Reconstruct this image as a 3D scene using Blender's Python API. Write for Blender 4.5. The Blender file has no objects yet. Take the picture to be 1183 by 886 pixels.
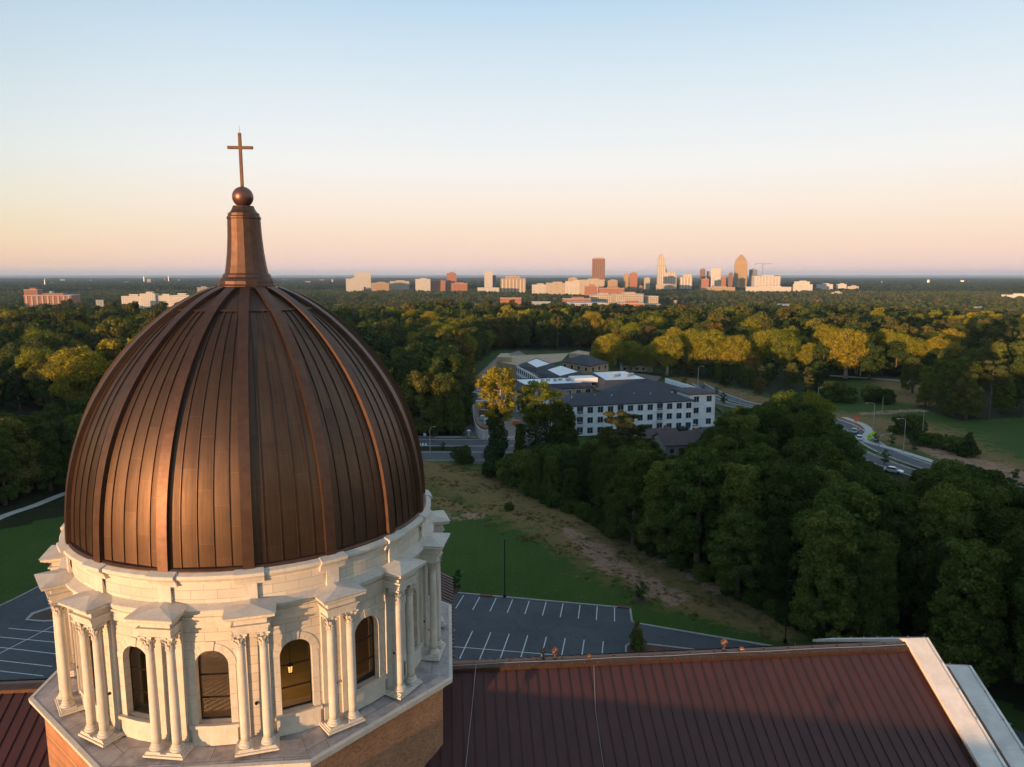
import bpy, math, random
import numpy as np
from mathutils import Vector, Matrix
R = math.radians
random.seed(7)
rng = np.random.default_rng(11)
sc = bpy.context.scene
col = sc.collection

# ---------------------------------------------------------------- camera, sky, sun, exposure
CAM_H = 50.0
PITCH = 8.43
FPX = 850.0                                   # focal length for a picture 1183 wide
cd = bpy.data.cameras.new('camera'); cam = bpy.data.objects.new('camera', cd); col.objects.link(cam)
cd.sensor_width = 36.0; cd.lens = 36.0 * FPX / 1183; cd.clip_start = 0.5; cd.clip_end = 150000
cam.location = (0, 0, CAM_H); cam.rotation_euler = (R(90 - PITCH), 0, 0)
sc.camera = cam

EXPO = 1.65
SUN_HEAD = 37.0      # the light travels this many degrees clockwise of +Y
SUN_EL = 2.6
wd = bpy.data.worlds.new("World"); sc.world = wd; wd.use_nodes = True
wt = wd.node_tree; wt.nodes.clear()
def wn(t, **k):
    n = wt.nodes.new(t)
    for a, b in k.items(): setattr(n, a, b)
    return n
sky = wn('ShaderNodeTexSky', sky_type='NISHITA', sun_disc=False)
sky.sun_elevation = R(SUN_EL); sky.sun_rotation = R(180 + SUN_HEAD)
sky.altitude = 150; sky.air_density = 1.0; sky.dust_density = 0.2; sky.ozone_density = 2.0
wg = wn('ShaderNodeTexCoord'); ws = wn('ShaderNodeSeparateXYZ'); wt.links.new(wg.outputs['Generated'], ws.inputs[0])
wr = wn('ShaderNodeValToRGB')
def ramp(node, stops):
    cr = node.color_ramp
    while len(cr.elements) > 1: cr.elements.remove(cr.elements[-1])
    cr.elements[0].position = stops[0][0]; cr.elements[0].color = (*stops[0][1], 1)
    for p, c in stops[1:]:
        e = cr.elements.new(p); e.color = (*c, 1)
def lin(r, g, b): return tuple(((v / 255 + .055) / 1.055) ** 2.4 for v in (r, g, b))
# the belt of pink and cream that stands opposite a setting sun, by height above the horizon
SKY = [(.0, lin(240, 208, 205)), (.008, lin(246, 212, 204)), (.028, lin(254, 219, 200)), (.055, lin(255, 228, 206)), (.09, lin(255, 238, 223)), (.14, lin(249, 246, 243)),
       (.20, lin(234, 241, 245)), (.27, lin(214, 231, 243)), (.35, lin(180, 213, 239)), (.5, lin(190, 213, 233)), (1., lin(186, 208, 228))]  # last two stops, above the frame, brightened to add fill light
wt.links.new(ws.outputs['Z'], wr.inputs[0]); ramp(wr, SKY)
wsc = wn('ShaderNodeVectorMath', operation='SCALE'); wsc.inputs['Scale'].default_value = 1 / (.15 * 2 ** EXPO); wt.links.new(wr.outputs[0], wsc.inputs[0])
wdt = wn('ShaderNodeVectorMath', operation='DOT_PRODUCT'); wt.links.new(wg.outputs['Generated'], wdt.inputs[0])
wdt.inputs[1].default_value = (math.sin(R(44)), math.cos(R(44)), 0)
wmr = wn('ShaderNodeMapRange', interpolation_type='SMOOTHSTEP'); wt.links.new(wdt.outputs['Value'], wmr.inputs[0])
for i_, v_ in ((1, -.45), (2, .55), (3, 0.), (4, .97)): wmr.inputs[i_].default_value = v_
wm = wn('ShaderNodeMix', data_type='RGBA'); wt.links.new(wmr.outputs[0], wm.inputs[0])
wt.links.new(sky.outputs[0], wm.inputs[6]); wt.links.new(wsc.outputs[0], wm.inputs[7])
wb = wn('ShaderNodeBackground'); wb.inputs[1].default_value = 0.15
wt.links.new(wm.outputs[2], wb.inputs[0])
wo = wn('ShaderNodeOutputWorld'); wt.links.new(wb.outputs[0], wo.inputs[0])

sl = bpy.data.lights.new('sun', 'SUN'); sl.energy = 2.4; sl.angle = R(0.6); sl.color = (1.0, 0.575, 0.285)
so = bpy.data.objects.new('sun', sl); col.objects.link(so)
hd = R(SUN_HEAD)
sdir = Vector((math.sin(hd) * math.cos(R(SUN_EL)), math.cos(hd) * math.cos(R(SUN_EL)), -math.sin(R(SUN_EL))))
so.rotation_euler = sdir.to_track_quat('-Z', 'Y').to_euler(); so.location = (-60, -80, 90)
vs = sc.view_settings
sc.display_settings.display_device = 'sRGB'
vs.view_transform = 'Standard'; vs.look = 'None'; vs.exposure = EXPO; vs.gamma = 1; vs.use_curve_mapping = False
sc.render.engine = 'CYCLES'
cy = sc.cycles
cy.use_denoising = True; cy.max_bounces = 6; cy.diffuse_bounces = 3; cy.glossy_bounces = 2
cy.transmission_bounces = 3; cy.transparent_max_bounces = 8; cy.volume_bounces = 0
cy.use_adaptive_sampling = True; cy.adaptive_threshold = 0.02
cy.sample_clamp_indirect = 4.0

# ---------------------------------------------------------------- helpers
sp, cp = math.sin(R(PITCH)), math.cos(R(PITCH))
def terr(x, y):
    """ground height: flat round the church, falling gently towards the city"""
    r = np.hypot(x, y)
    t = np.clip((r - 400) / 1350, 0, 1); t = t * t * (3 - 2 * t)
    w = np.clip((r - 500) / 900, 0, 1)
    return -34 * t + w * 3.0 * (np.sin(x / 310.) * np.cos(y / 270. + 1) + .6 * np.sin(x / 130. + y / 170.))
def gp(px, py, z=0.0):
    """where the view through a point of the photograph meets the level z"""
    x = px - 591.5; y = 443 - py
    d = (x, FPX * cp + y * sp, y * cp - FPX * sp)
    t = (z - CAM_H) / d[2]
    return Vector((d[0] * t, d[1] * t, z))
def proj(x, y, z):
    z = z - CAM_H
    f = y * cp - z * sp; u = z * cp + y * sp
    return 591.5 + FPX * x / f, 443 - FPX * u / f
def at(px, dist):
    """a ground position along the bearing of column px at distance dist"""
    return ((px - 591.5) / (FPX * cp) * dist, dist)
def zat(py, dist):
    y = 443 - py
    return CAM_H + dist * (y * cp - FPX * sp) / (FPX * cp + y * sp)

class MB:
    def __init__(s): s.v = []; s.f = []; s.m = []
    def add(s, vs_, fs, mi=0):
        o = len(s.v); s.v += [tuple(v) for v in vs_]; s.f += [tuple(i + o for i in f) for f in fs]; s.m += [mi] * len(fs); return s
    def box(s, c, size, rz=0.0, mi=0, M=None):
        hx, hy, hz = size[0] / 2, size[1] / 2, size[2] / 2
        vs_ = [Vector((x, y, z)) for z in (-hz, hz) for x, y in ((-hx, -hy), (hx, -hy), (hx, hy), (-hx, hy))]
        m = (Matrix.Translation(c) @ Matrix.Rotation(rz, 4, 'Z')) if M is None else M @ Matrix.Translation(c) @ Matrix.Rotation(rz, 4, 'Z')
        return s.add([m @ v for v in vs_], [(3, 2, 1, 0), (4, 5, 6, 7), (0, 1, 5, 4), (1, 2, 6, 5), (2, 3, 7, 6), (3, 0, 4, 7)], mi)
    def prism(s, poly, z0, z1, mi=0, cap=True):
        n = len(poly)
        vs_ = [(p[0], p[1], z0) for p in poly] + [(p[0], p[1], z1) for p in poly]
        fs = [(i, (i + 1) % n, n + (i + 1) % n, n + i) for i in range(n)]
        if cap: fs += [tuple(range(n, 2 * n)), tuple(range(n - 1, -1, -1))]
        return s.add(vs_, fs, mi)
    def sheet(s, poly, z, mi=0):
        return s.add([(p[0], p[1], z) for p in poly], [tuple(range(len(poly)))], mi)
    def lathe(s, prof, n=24, c=(0, 0), a0=0.0, mi=0, closed=False):
        vs_ = []; k = len(prof)
        for i in range(n):
            a = a0 + 2 * math.pi * i / n
            for r, z in prof: vs_.append((c[0] + r * math.cos(a), c[1] + r * math.sin(a), z))
        fs = []
        for i in range(n):
            j = (i + 1) % n
            for q in range(k - 1): fs.append((i * k + q, j * k + q, j * k + q + 1, i * k + q + 1))
            if closed: fs.append((i * k + k - 1, j * k + k - 1, j * k, i * k))
        if not closed:
            if prof[0][0] > 1e-4: fs.append(tuple(i * k for i in range(n - 1, -1, -1)))
            if prof[-1][0] > 1e-4: fs.append(tuple(i * k + k - 1 for i in range(n)))
        return s.add(vs_, fs, mi)
    def tube(s, pts, rad, n=6, mi=0):
        pts = [Vector(p) for p in pts]
        if not hasattr(rad, '__len__'): rad = [rad] * len(pts)
        vs_ = []; up = Vector((0.13, 0.29, 1)).normalized()
        for i, p in enumerate(pts):
            d = (pts[min(i + 1, len(pts) - 1)] - pts[max(i - 1, 0)]).normalized()
            u = d.cross(up)
            if u.length < .05: u = d.cross(Vector((1, 0, 0)))
            u.normalize(); w = d.cross(u)
            for k in range(n):
                a = 2 * math.pi * k / n
                vs_.append(p + (u * math.cos(a) + w * math.sin(a)) * rad[i])
        fs = [(i * n + k, i * n + (k + 1) % n, (i + 1) * n + (k + 1) % n, (i + 1) * n + k) for i in range(len(pts) - 1) for k in range(n)]
        fs += [tuple(range(n - 1, -1, -1)), tuple((len(pts) - 1) * n + k for k in range(n))]
        return s.add(vs_, fs, mi)
    def build(s, name, mats, parent=None, smooth=False, uv=None, bevel=0.0):
        me = bpy.data.meshes.new(name); me.from_pydata(s.v, [], s.f)
        if not isinstance(mats, (list, tuple)): mats = [mats]
        for m in mats: me.materials.append(m)
        if len(mats) > 1: me.polygons.foreach_set('material_index', s.m)
        if smooth: me.polygons.foreach_set('use_smooth', [True] * len(me.polygons))
        if uv is not None:
            l = me.uv_layers.new(name='UVMap'); vi = np.zeros(len(me.loops), int); me.loops.foreach_get('vertex_index', vi)
            l.data.foreach_set('uv', np.array(uv, float)[vi].ravel())
        me.validate(); me.update()
        o = bpy.data.objects.new(name, me); col.objects.link(o)
        if parent: o.parent = parent
        if bevel:
            b = o.modifiers.new('bevel', 'BEVEL'); b.width = bevel; b.segments = 2; b.limit_method = 'ANGLE'
        return o
def tag(o, label=None, cat=None, group=None, kind=None):
    if label: o['label'] = label
    if cat: o['category'] = cat
    if group: o['group'] = group
    if kind: o['kind'] = kind
    return o
def empty(name, loc, rz=0.0, label=None, cat=None, group=None):
    o = bpy.data.objects.new(name, None); col.objects.link(o); o.location = loc; o.rotation_euler = (0, 0, rz)
    o.empty_display_size = .5
    return tag(o, label, cat, group)
def children(o): return CH.get(o.name, [])
CH = {}
def register(o):
    CH[o.name] = [c for c in bpy.data.objects if c.parent == o]
    for c in CH[o.name]: CH[c.name] = [d for d in bpy.data.objects if d.parent == c]
def copy_tree(o, parent=None):
    c = o.copy(); col.objects.link(c)
    if parent: c.parent = parent
    for ch in CH.get(o.name, []): copy_tree(ch, c)
    return c
def struct(o): o['kind'] = 'structure'; return o

# ---------------------------------------------------------------- materials
def mat(name):
    m = bpy.data.materials.new(name); m.use_nodes = True; nt = m.node_tree
    return m, nt, nt.nodes['Principled BSDF']
def N(nt, t, ins=None, **k):
    n = nt.nodes.new(t)
    for a, b in k.items(): setattr(n, a, b)
    for a, b in (ins or {}).items():
        if isinstance(b, bpy.types.NodeSocket): nt.links.new(b, n.inputs[a])
        else: n.inputs[a].default_value = b
    return n
def plain(name, c, rough=.6, metal=0.0, var=.15, scale=1.5, bump=0.0, emit=0):
    """a plain surface with a little real colour variation"""
    m, nt, b = mat(name)
    tc = N(nt, 'ShaderNodeTexCoord')
    no = N(nt, 'ShaderNodeTexNoise', {'Vector': tc.outputs['Object'], 'Scale': scale, 'Detail': 6.0, 'Roughness': .65})
    mr = N(nt, 'ShaderNodeMapRange', {0: no.outputs[0], 1: .3, 2: .7, 3: 1 - var, 4: 1 + var})
    mx = N(nt, 'ShaderNodeVectorMath', {0: c, 'Scale': mr.outputs[0]}, operation='SCALE')
    nt.links.new(mx.outputs[0], b.inputs['Base Color'])
    b.inputs['Roughness'].default_value = rough; b.inputs['Metallic'].default_value = metal
    if bump:
        bp = N(nt, 'ShaderNodeBump', {'Height': no.outputs[0], 'Strength': .5, 'Distance': bump}); nt.links.new(bp.outputs[0], b.inputs['Normal'])
    if emit:
        b.inputs['Emission Color'].default_value = (*c, 1); b.inputs['Emission Strength'].default_value = emit
    return m
def colmix(nt, fac, a, b, bt='MIX'):
    n = N(nt, 'ShaderNodeMix', data_type='RGBA', blend_type=bt)
    for i, v in ((0, fac), (6, a), (7, b)):
        if isinstance(v, bpy.types.NodeSocket): nt.links.new(v, n.inputs[i])
        elif i and len(v) == 3: n.inputs[i].default_value = (*v, 1)
        else: n.inputs[i].default_value = v
    return n.outputs[2]
def brickmat(name, c1, c2, mortar, w, h, ms, rough=.8, metal=0., uv=True, noise=.2, bump=.004, squash_off=.5, nscale=.7, stain=None):
    m, nt, b = mat(name)
    tc = N(nt, 'ShaderNodeTexCoord')
    if uv: vec = tc.outputs['UV']
    else:
        s = N(nt, 'ShaderNodeSeparateXYZ', {0: tc.outputs['Object']})
        a = N(nt, 'ShaderNodeMath', {0: s.outputs[0], 1: s.outputs[1]}, operation='ADD')
        vec = N(nt, 'ShaderNodeCombineXYZ', {0: a.outputs[0], 1: s.outputs[2]}).outputs[0]
    br = N(nt, 'ShaderNodeTexBrick', {'Vector': vec, 'Color1': (*c1, 1), 'Color2': (*c2, 1), 'Mortar': (*mortar, 1), 'Scale': 1.0,
                                      'Mortar Size': ms, 'Mortar Smooth': .1, 'Bias': 0., 'Brick Width': w, 'Row Height': h})
    br.offset = squash_off
    no = N(nt, 'ShaderNodeTexNoise', {'Vector': tc.outputs['Object'], 'Scale': nscale, 'Detail': 8., 'Roughness': .7})
    mr = N(nt, 'ShaderNodeMapRange', {0: no.outputs[0], 1: .3, 2: .7, 3: 1 - noise, 4: 1 + noise})
    mx = N(nt, 'ShaderNodeVectorMath', {0: br.outputs[0], 'Scale': mr.outputs[0]}, operation='SCALE')
    out = mx.outputs[0]
    if stain:
        n2 = N(nt, 'ShaderNodeTexNoise', {'Vector': tc.outputs['Object'], 'Scale': stain[1], 'Detail': 7., 'Roughness': .7})
        m2 = N(nt, 'ShaderNodeMapRange', {0: n2.outputs[0], 1: .48, 2: .68, 3: 0., 4: stain[2]})
        out = colmix(nt, m2.outputs[0], out, stain[0])
    nt.links.new(out, b.inputs['Base Color'])
    b.inputs['Roughness'].default_value = rough; b.inputs['Metallic'].default_value = metal
    bp = N(nt, 'ShaderNodeBump', {'Height': br.outputs['Fac'], 'Strength': -.6, 'Distance': bump}); nt.links.new(bp.outputs[0], b.inputs['Normal'])
    return m, nt, b
MT = {}
def streaky(name, c, k):
    """cut stone with faint rain streaks and grime of its own"""
    m, nt, b = mat(name); tc = N(nt, 'ShaderNodeTexCoord')
    mp = N(nt, 'ShaderNodeMapping', {0: tc.outputs['Object'], 3: (6., 6., .7)})
    a = N(nt, 'ShaderNodeTexNoise', {'Vector': mp.outputs[0], 'Scale': 1., 'Detail': 7., 'Roughness': .7}).outputs[0]
    d = N(nt, 'ShaderNodeTexNoise', {'Vector': tc.outputs['Object'], 'Scale': 1.4, 'Detail': 8., 'Roughness': .7}).outputs[0]
    f1 = N(nt, 'ShaderNodeMapRange', {0: a, 1: .5, 2: .78, 3: 0., 4: .6}).outputs[0]; f2 = N(nt, 'ShaderNodeMapRange', {0: d, 1: .35, 2: .7, 3: 1 + k * .5, 4: 1 - k}).outputs[0]
    o = N(nt, 'ShaderNodeVectorMath', {0: c, 'Scale': f2}, operation='SCALE').outputs[0]
    nt.links.new(colmix(nt, f1, o, tuple(v * q for v, q in zip(c, (.62, .60, .58)))), b.inputs['Base Color']); b.inputs['Roughness'].default_value = .8
    bp = N(nt, 'ShaderNodeBump', {'Height': d, 'Strength': .3, 'Distance': .01}); nt.links.new(bp.outputs[0], b.inputs['Normal']); return m
MT['stone'] = brickmat('limestone', (.60, .54, .46), (.51, .455, .385), (.33, .28, .23), 1.15, .42, .012, uv=True, noise=.08, stain=((.42, .36, .31), .5, .35))[0]
MT['stone_plain'] = streaky('dressed_limestone', (.585, .53, .455), .16)
MT['ledge'] = brickmat('weathered_ledge_stone', (.40, .36, .34), (.31, .28, .27), (.16, .14, .13), 2.25, 1.2, .02, noise=.25, nscale=1.6, stain=((.17, .15, .145), .9, .8), rough=.6)[0]
MT['coping'] = plain('coping_stone', (.72, .66, .60), .75, var=.18, scale=.8)
MT['brick'] = brickmat('red_brick', (.44, .17, .065), (.20, .07, .035), (.38, .25, .15), .235, .085, .013, uv=False, noise=.2)[0]

def copper_dome():
    m, nt, b = mat('dome_copper')
    tc = N(nt, 'ShaderNodeTexCoord')
    br = N(nt, 'ShaderNodeTexBrick', {'Vector': tc.outputs['UV'], 'Color1': (.86, .86, .86, 1), 'Color2': (1.1, 1.1, 1.1, 1), 'Mortar': (1.35, 1.3, 1.25, 1), 'Scale': 1.0,
                                      'Mortar Size': .012, 'Mortar Smooth': .2, 'Brick Width': 2.35, 'Row Height': 1.0, 'Bias': 0.})
    br.offset = .45
    # the brick pattern runs along the arc: x = arc length, y = panel number
    mp = N(nt, 'ShaderNodeMapping', {0: tc.outputs['UV'], 3: (6., .28, 1.)})
    st = N(nt, 'ShaderNodeTexNoise', {'Vector': mp.outputs[0], 'Scale': 1., 'Detail': 6., 'Roughness': .7})
    mp.inputs[3].default_value = (.35, 5., 1.)
    n1 = N(nt, 'ShaderNodeTexNoise', {'Vector': tc.outputs['Object'], 'Scale': .55, 'Detail': 8., 'Roughness': .7})
    base = colmix(nt, N(nt, 'ShaderNodeMapRange', {0: st.outputs[0], 1: .35, 2: .65}).outputs[0], (.140, .083, .050), (.094, .057, .038))
    base = colmix(nt, N(nt, 'ShaderNodeMapRange', {0: n1.outputs[0], 1: .45, 2: .75, 3: 0., 4: .55}).outputs[0], base, (.062, .038, .036))
    base = colmix(nt, 1.0, base, br.outputs[0], 'MULTIPLY')
    nt.links.new(base, b.inputs['Base Color'])
    b.inputs['Metallic'].default_value = .88
    rr = N(nt, 'ShaderNodeMapRange', {0: st.outputs[0], 1: .3, 2: .7, 3: .40, 4: .53}); nt.links.new(rr.outputs[0], b.inputs['Roughness'])
    bp = N(nt, 'ShaderNodeBump', {'Height': n1.outputs[0], 'Strength': .25, 'Distance': .02}); nt.links.new(bp.outputs[0], b.inputs['Normal'])
    return m
MT['dome'] = copper_dome()
MT['copper'] = plain('aged_copper_trim', (.118, .066, .046), .5, .85, var=.2, scale=2.5)
MT['copper_dark'] = plain('dark_copper_seam', (.10, .05, .04), .5, .6, var=.15)
MT['copper_bright'] = plain('bright_copper', (.24, .125, .075), .5, .8, var=.2, scale=5)
def roof_mat():
    m, nt, b = mat('brown_metal_roof')
    tc = N(nt, 'ShaderNodeTexCoord')
    mp = N(nt, 'ShaderNodeMapping', {0: tc.outputs['Object'], 3: (1.6, .5, .5)})
    n1 = N(nt, 'ShaderNodeTexNoise', {'Vector': mp.outputs[0], 'Scale': .8, 'Detail': 7., 'Roughness': .7})
    c = colmix(nt, N(nt, 'ShaderNodeMapRange', {0: n1.outputs[0], 1: .35, 2: .65}).outputs[0], (.086, .031, .026), (.060, .025, .022))
    nt.links.new(c, b.inputs['Base Color']); b.inputs['Metallic'].default_value = .35; b.inputs['Roughness'].default_value = .5
    return m
MT['roof'] = roof_mat()
MT['roof_seam'] = plain('dark_roof_seam', (.05, .024, .022), .5, .3)
MT['black'] = plain('black_metal', (.012, .012, .013), .45, .3)
MT['galv'] = plain('galvanised_steel', (.45, .46, .47), .45, .6, var=.08)
MT['iron'] = plain('window_frame_metal', (.02, .016, .014), .5, .4)
def glass():
    m, nt, b = mat('window_glass'); nt.nodes.remove(b)
    gl = N(nt, 'ShaderNodeBsdfGlossy', {'Color': (1, .95, .9, 1), 'Roughness': .05}); tr = N(nt, 'ShaderNodeBsdfTransparent', {'Color': (.55, .50, .42, 1)})
    fr = N(nt, 'ShaderNodeFresnel', {'IOR': 1.5}); mr = N(nt, 'ShaderNodeMapRange', {0: fr.outputs[0], 1: 0., 2: 1., 3: .06, 4: 1.})
    mx = N(nt, 'ShaderNodeMixShader', {0: mr.outputs[0], 1: tr.outputs[0], 2: gl.outputs[0]}); nt.links.new(mx.outputs[0], nt.nodes['Material Output'].inputs[0]); return m
MT['glass'] = glass()
MT['plaster'] = plain('interior_plaster', (.24, .165, .08), .8, var=.15)
MT['dark_glass'] = plain('dark_window_glass', (.03, .035, .045), .12, 0, var=.3, scale=.6)
def tarmac(name, c):
    m, nt, b = mat(name); tc = N(nt, 'ShaderNodeTexCoord'); V = tc.outputs['Object']
    no = N(nt, 'ShaderNodeTexNoise', {'Vector': V, 'Scale': .12, 'Detail': 9., 'Roughness': .7}).outputs[0]; n2 = N(nt, 'ShaderNodeTexNoise', {'Vector': V, 'Scale': 1.3, 'Detail': 6., 'Roughness': .7}).outputs[0]
    wv = N(nt, 'ShaderNodeVectorMath', {0: V, 1: N(nt, 'ShaderNodeVectorMath', {0: N(nt, 'ShaderNodeTexNoise', {'Vector': V, 'Scale': .5}).outputs[1], 'Scale': 3.}, operation='SCALE').outputs[0]}, operation='ADD').outputs[0]
    vo = N(nt, 'ShaderNodeTexVoronoi', {'Vector': wv, 'Scale': .13}, feature='DISTANCE_TO_EDGE').outputs[0]
    col_ = colmix(nt, N(nt, 'ShaderNodeMapRange', {0: no, 1: .35, 2: .65}).outputs[0], c, tuple(v * 1.5 for v in c))
    col_ = colmix(nt, N(nt, 'ShaderNodeMapRange', {0: n2, 1: .55, 2: .75, 3: 0., 4: .5}).outputs[0], col_, tuple(v * .55 for v in c))
    col_ = colmix(nt, N(nt, 'ShaderNodeMapRange', {0: vo, 1: .006, 2: .012, 3: .3, 4: 0.}).outputs[0], col_, (.018, .018, .02))
    nt.links.new(col_, b.inputs['Base Color']); b.inputs['Roughness'].default_value = .88; return m
MT['asphalt'] = tarmac('asphalt', (.055, .058, .063))
MT['asphalt2'] = plain('worn_asphalt', (.085, .088, .095), .85, var=.25, scale=.3)
MT['paint'] = plain('white_road_paint', (.62, .62, .62), .7, var=.15, scale=3)
MT['yellow_paint'] = plain('yellow_road_paint', (.5, .34, .05), .7)
MT['concrete'] = plain('concrete', (.36, .34, .31), .85, var=.2, scale=1.0)
MT['pale_concrete'] = plain('pale_concrete', (.48, .45, .41), .85, var=.2, scale=.7)
MT['mulch'] = plain('bark_mulch', (.10, .05, .035), .95, var=.3, scale=4)
MT['bark'] = plain('tree_bark', (.13, .095, .07), .9, var=.35, scale=3, bump=.02)
MT['palebark'] = plain('pale_tree_bark', (.30, .235, .17), .9, var=.3, scale=3, bump=.02)
MT['deadbark'] = plain('bleached_dead_bark', (.42, .38, .32), .9, var=.2, scale=3)
MT['wrap'] = None
def leafmat(name, stops, trans=.28):
    m, nt, b = mat(name); nt.nodes.remove(b)
    oi = N(nt, 'ShaderNodeObjectInfo'); ge = N(nt, 'ShaderNodeNewGeometry')
    rp = N(nt, 'ShaderNodeValToRGB', {0: oi.outputs['Random']}); ramp(rp, stops)
    mr = N(nt, 'ShaderNodeMapRange', {0: ge.outputs['Random Per Island'], 1: 0., 2: 1., 3: .6, 4: 1.4})
    c = N(nt, 'ShaderNodeVectorMath', {0: rp.outputs[0], 'Scale': mr.outputs[0]}, operation='SCALE').outputs[0]
    d = N(nt, 'ShaderNodeBsdfDiffuse', {'Color': c}); t = N(nt, 'ShaderNodeBsdfTranslucent', {'Color': c})
    mx = N(nt, 'ShaderNodeMixShader', {0: trans, 1: d.outputs[0], 2: t.outputs[0]})
    nt.links.new(mx.outputs[0], nt.nodes['Material Output'].inputs[0]); return m
MT['leaf'] = leafmat('broadleaf_foliage', [(0, (.040, .068, .020)), (.35, (.065, .098, .026)), (.7, (.105, .118, .028)), (.9, (.15, .135, .03)), (1, (.17, .10, .03))])
MT['leaf_dark'] = leafmat('dark_wood_foliage', [(0, (.040, .062, .014)), (.4, (.066, .096, .020)), (.75, (.105, .135, .027)), (1, (.165, .175, .036))])
MT['leaf_far'] = leafmat('distant_foliage', [(0, (.022, .038, .016)), (1, (.045, .062, .022))])  # darker leaf colour stands in for weaker warm sunlight on the far woods
MT['leaf_mid'] = leafmat('mid_green_foliage', [(0, (.065, .105, .022)), (1, (.115, .15, .032))])
MT['leaf_sungold'] = leafmat('sungold_foliage', [(0, (.17, .19, .022)), (.5, (.25, .235, .025)), (1, (.32, .25, .03))])  # yellow leaf tone brightened: the low sun's gold is put into the colour
MT['leaf_pine'] = leafmat('pine_needles', [(0, (.07, .085, .03)), (1, (.12, .115, .035))])
MT['leaf_ivy'] = leafmat('ivy_foliage', [(0, (.03, .06, .018)), (1, (.045, .08, .024))])
MT['leaf_young'] = leafmat('fresh_green_foliage', [(0, (.05, .11, .03)), (1, (.07, .14, .04))])
MT['grass'] = leafmat('tall_grass_blades', [(0, (.15, .13, .04)), (1, (.28, .19, .09))])

# ---------------------------------------------------------------- ground
def in_poly(x, y, poly):
    c = np.zeros(np.shape(x), bool); n = len(poly)
    for i in range(n):
        x1, y1 = poly[i][0], poly[i][1]; x2, y2 = poly[(i + 1) % n][0], poly[(i + 1) % n][1]
        if y1 == y2: continue
        k = ((y1 > y) != (y2 > y)) & (x < (x2 - x1) * (y - y1) / (y2 - y1) + x1); c ^= k
    return c
def seg_dist(x, y, pts):
    """distance in units of the stroke radius"""
    d = np.full(np.shape(x), 1e9)
    for (x1, y1, r1), (x2, y2, r2) in zip(pts[:-1], pts[1:]):
        L = (x2 - x1) ** 2 + (y2 - y1) ** 2; t = np.clip(((x - x1) * (x2 - x1) + (y - y1) * (y2 - y1)) / L, 0, 1)
        d = np.minimum(d, np.hypot(x - x1 - t * (x2 - x1), y - y1 - t * (y2 - y1)) / (r1 + t * (r2 - r1)))
    return d
def P(*pts): return [tuple(gp(a, b))[:2] for a, b in pts]
def S(*pts): return [(*tuple(gp(a, b))[:2], r) for a, b, r in pts]
WOOD_EDGE = P((560, 541), (590, 562), (620, 577), (680, 604), (740, 634), (800, 664), (850, 691), (900, 719), (950, 742)) + [(52, 91), (56, 84)]
WOOD = WOOD_EDGE + [(75, 62), (140, 60), (140, 150), (112, 178), (96, 200), (60, 205), (20, 200), (-4, 194)]
MEADOW = P((955, 441), (1035, 437), (1058, 470), (1110, 486), (1183, 482)) + [(230, 240), (180, 165), (112, 180), (96, 204)] + P((975, 500), (955, 478))
SITE = P((534, 538), (530, 470), (536, 430), (570, 402), (700, 400), (750, 424), (815, 440), (880, 452), (960, 478), (1005, 520)) + [(92, 206), (60, 208), (20, 205), (-4, 200)]
LEFT_LAWN = P((100, 566), (75, 568), (40, 580), (0, 596)) + [(-150, 140), (-150, 90), (-60, 60), (-50, 170)]
CHURCH_LAND = [(-160, -120), (-160, 100), (-75, 160), (-62, 197), (-6, 196), *WOOD_EDGE, (70, 60), (75, -120)]
GREEN_FAR = P((622, 392), (640, 386), (668, 386), (668, 393))
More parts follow.
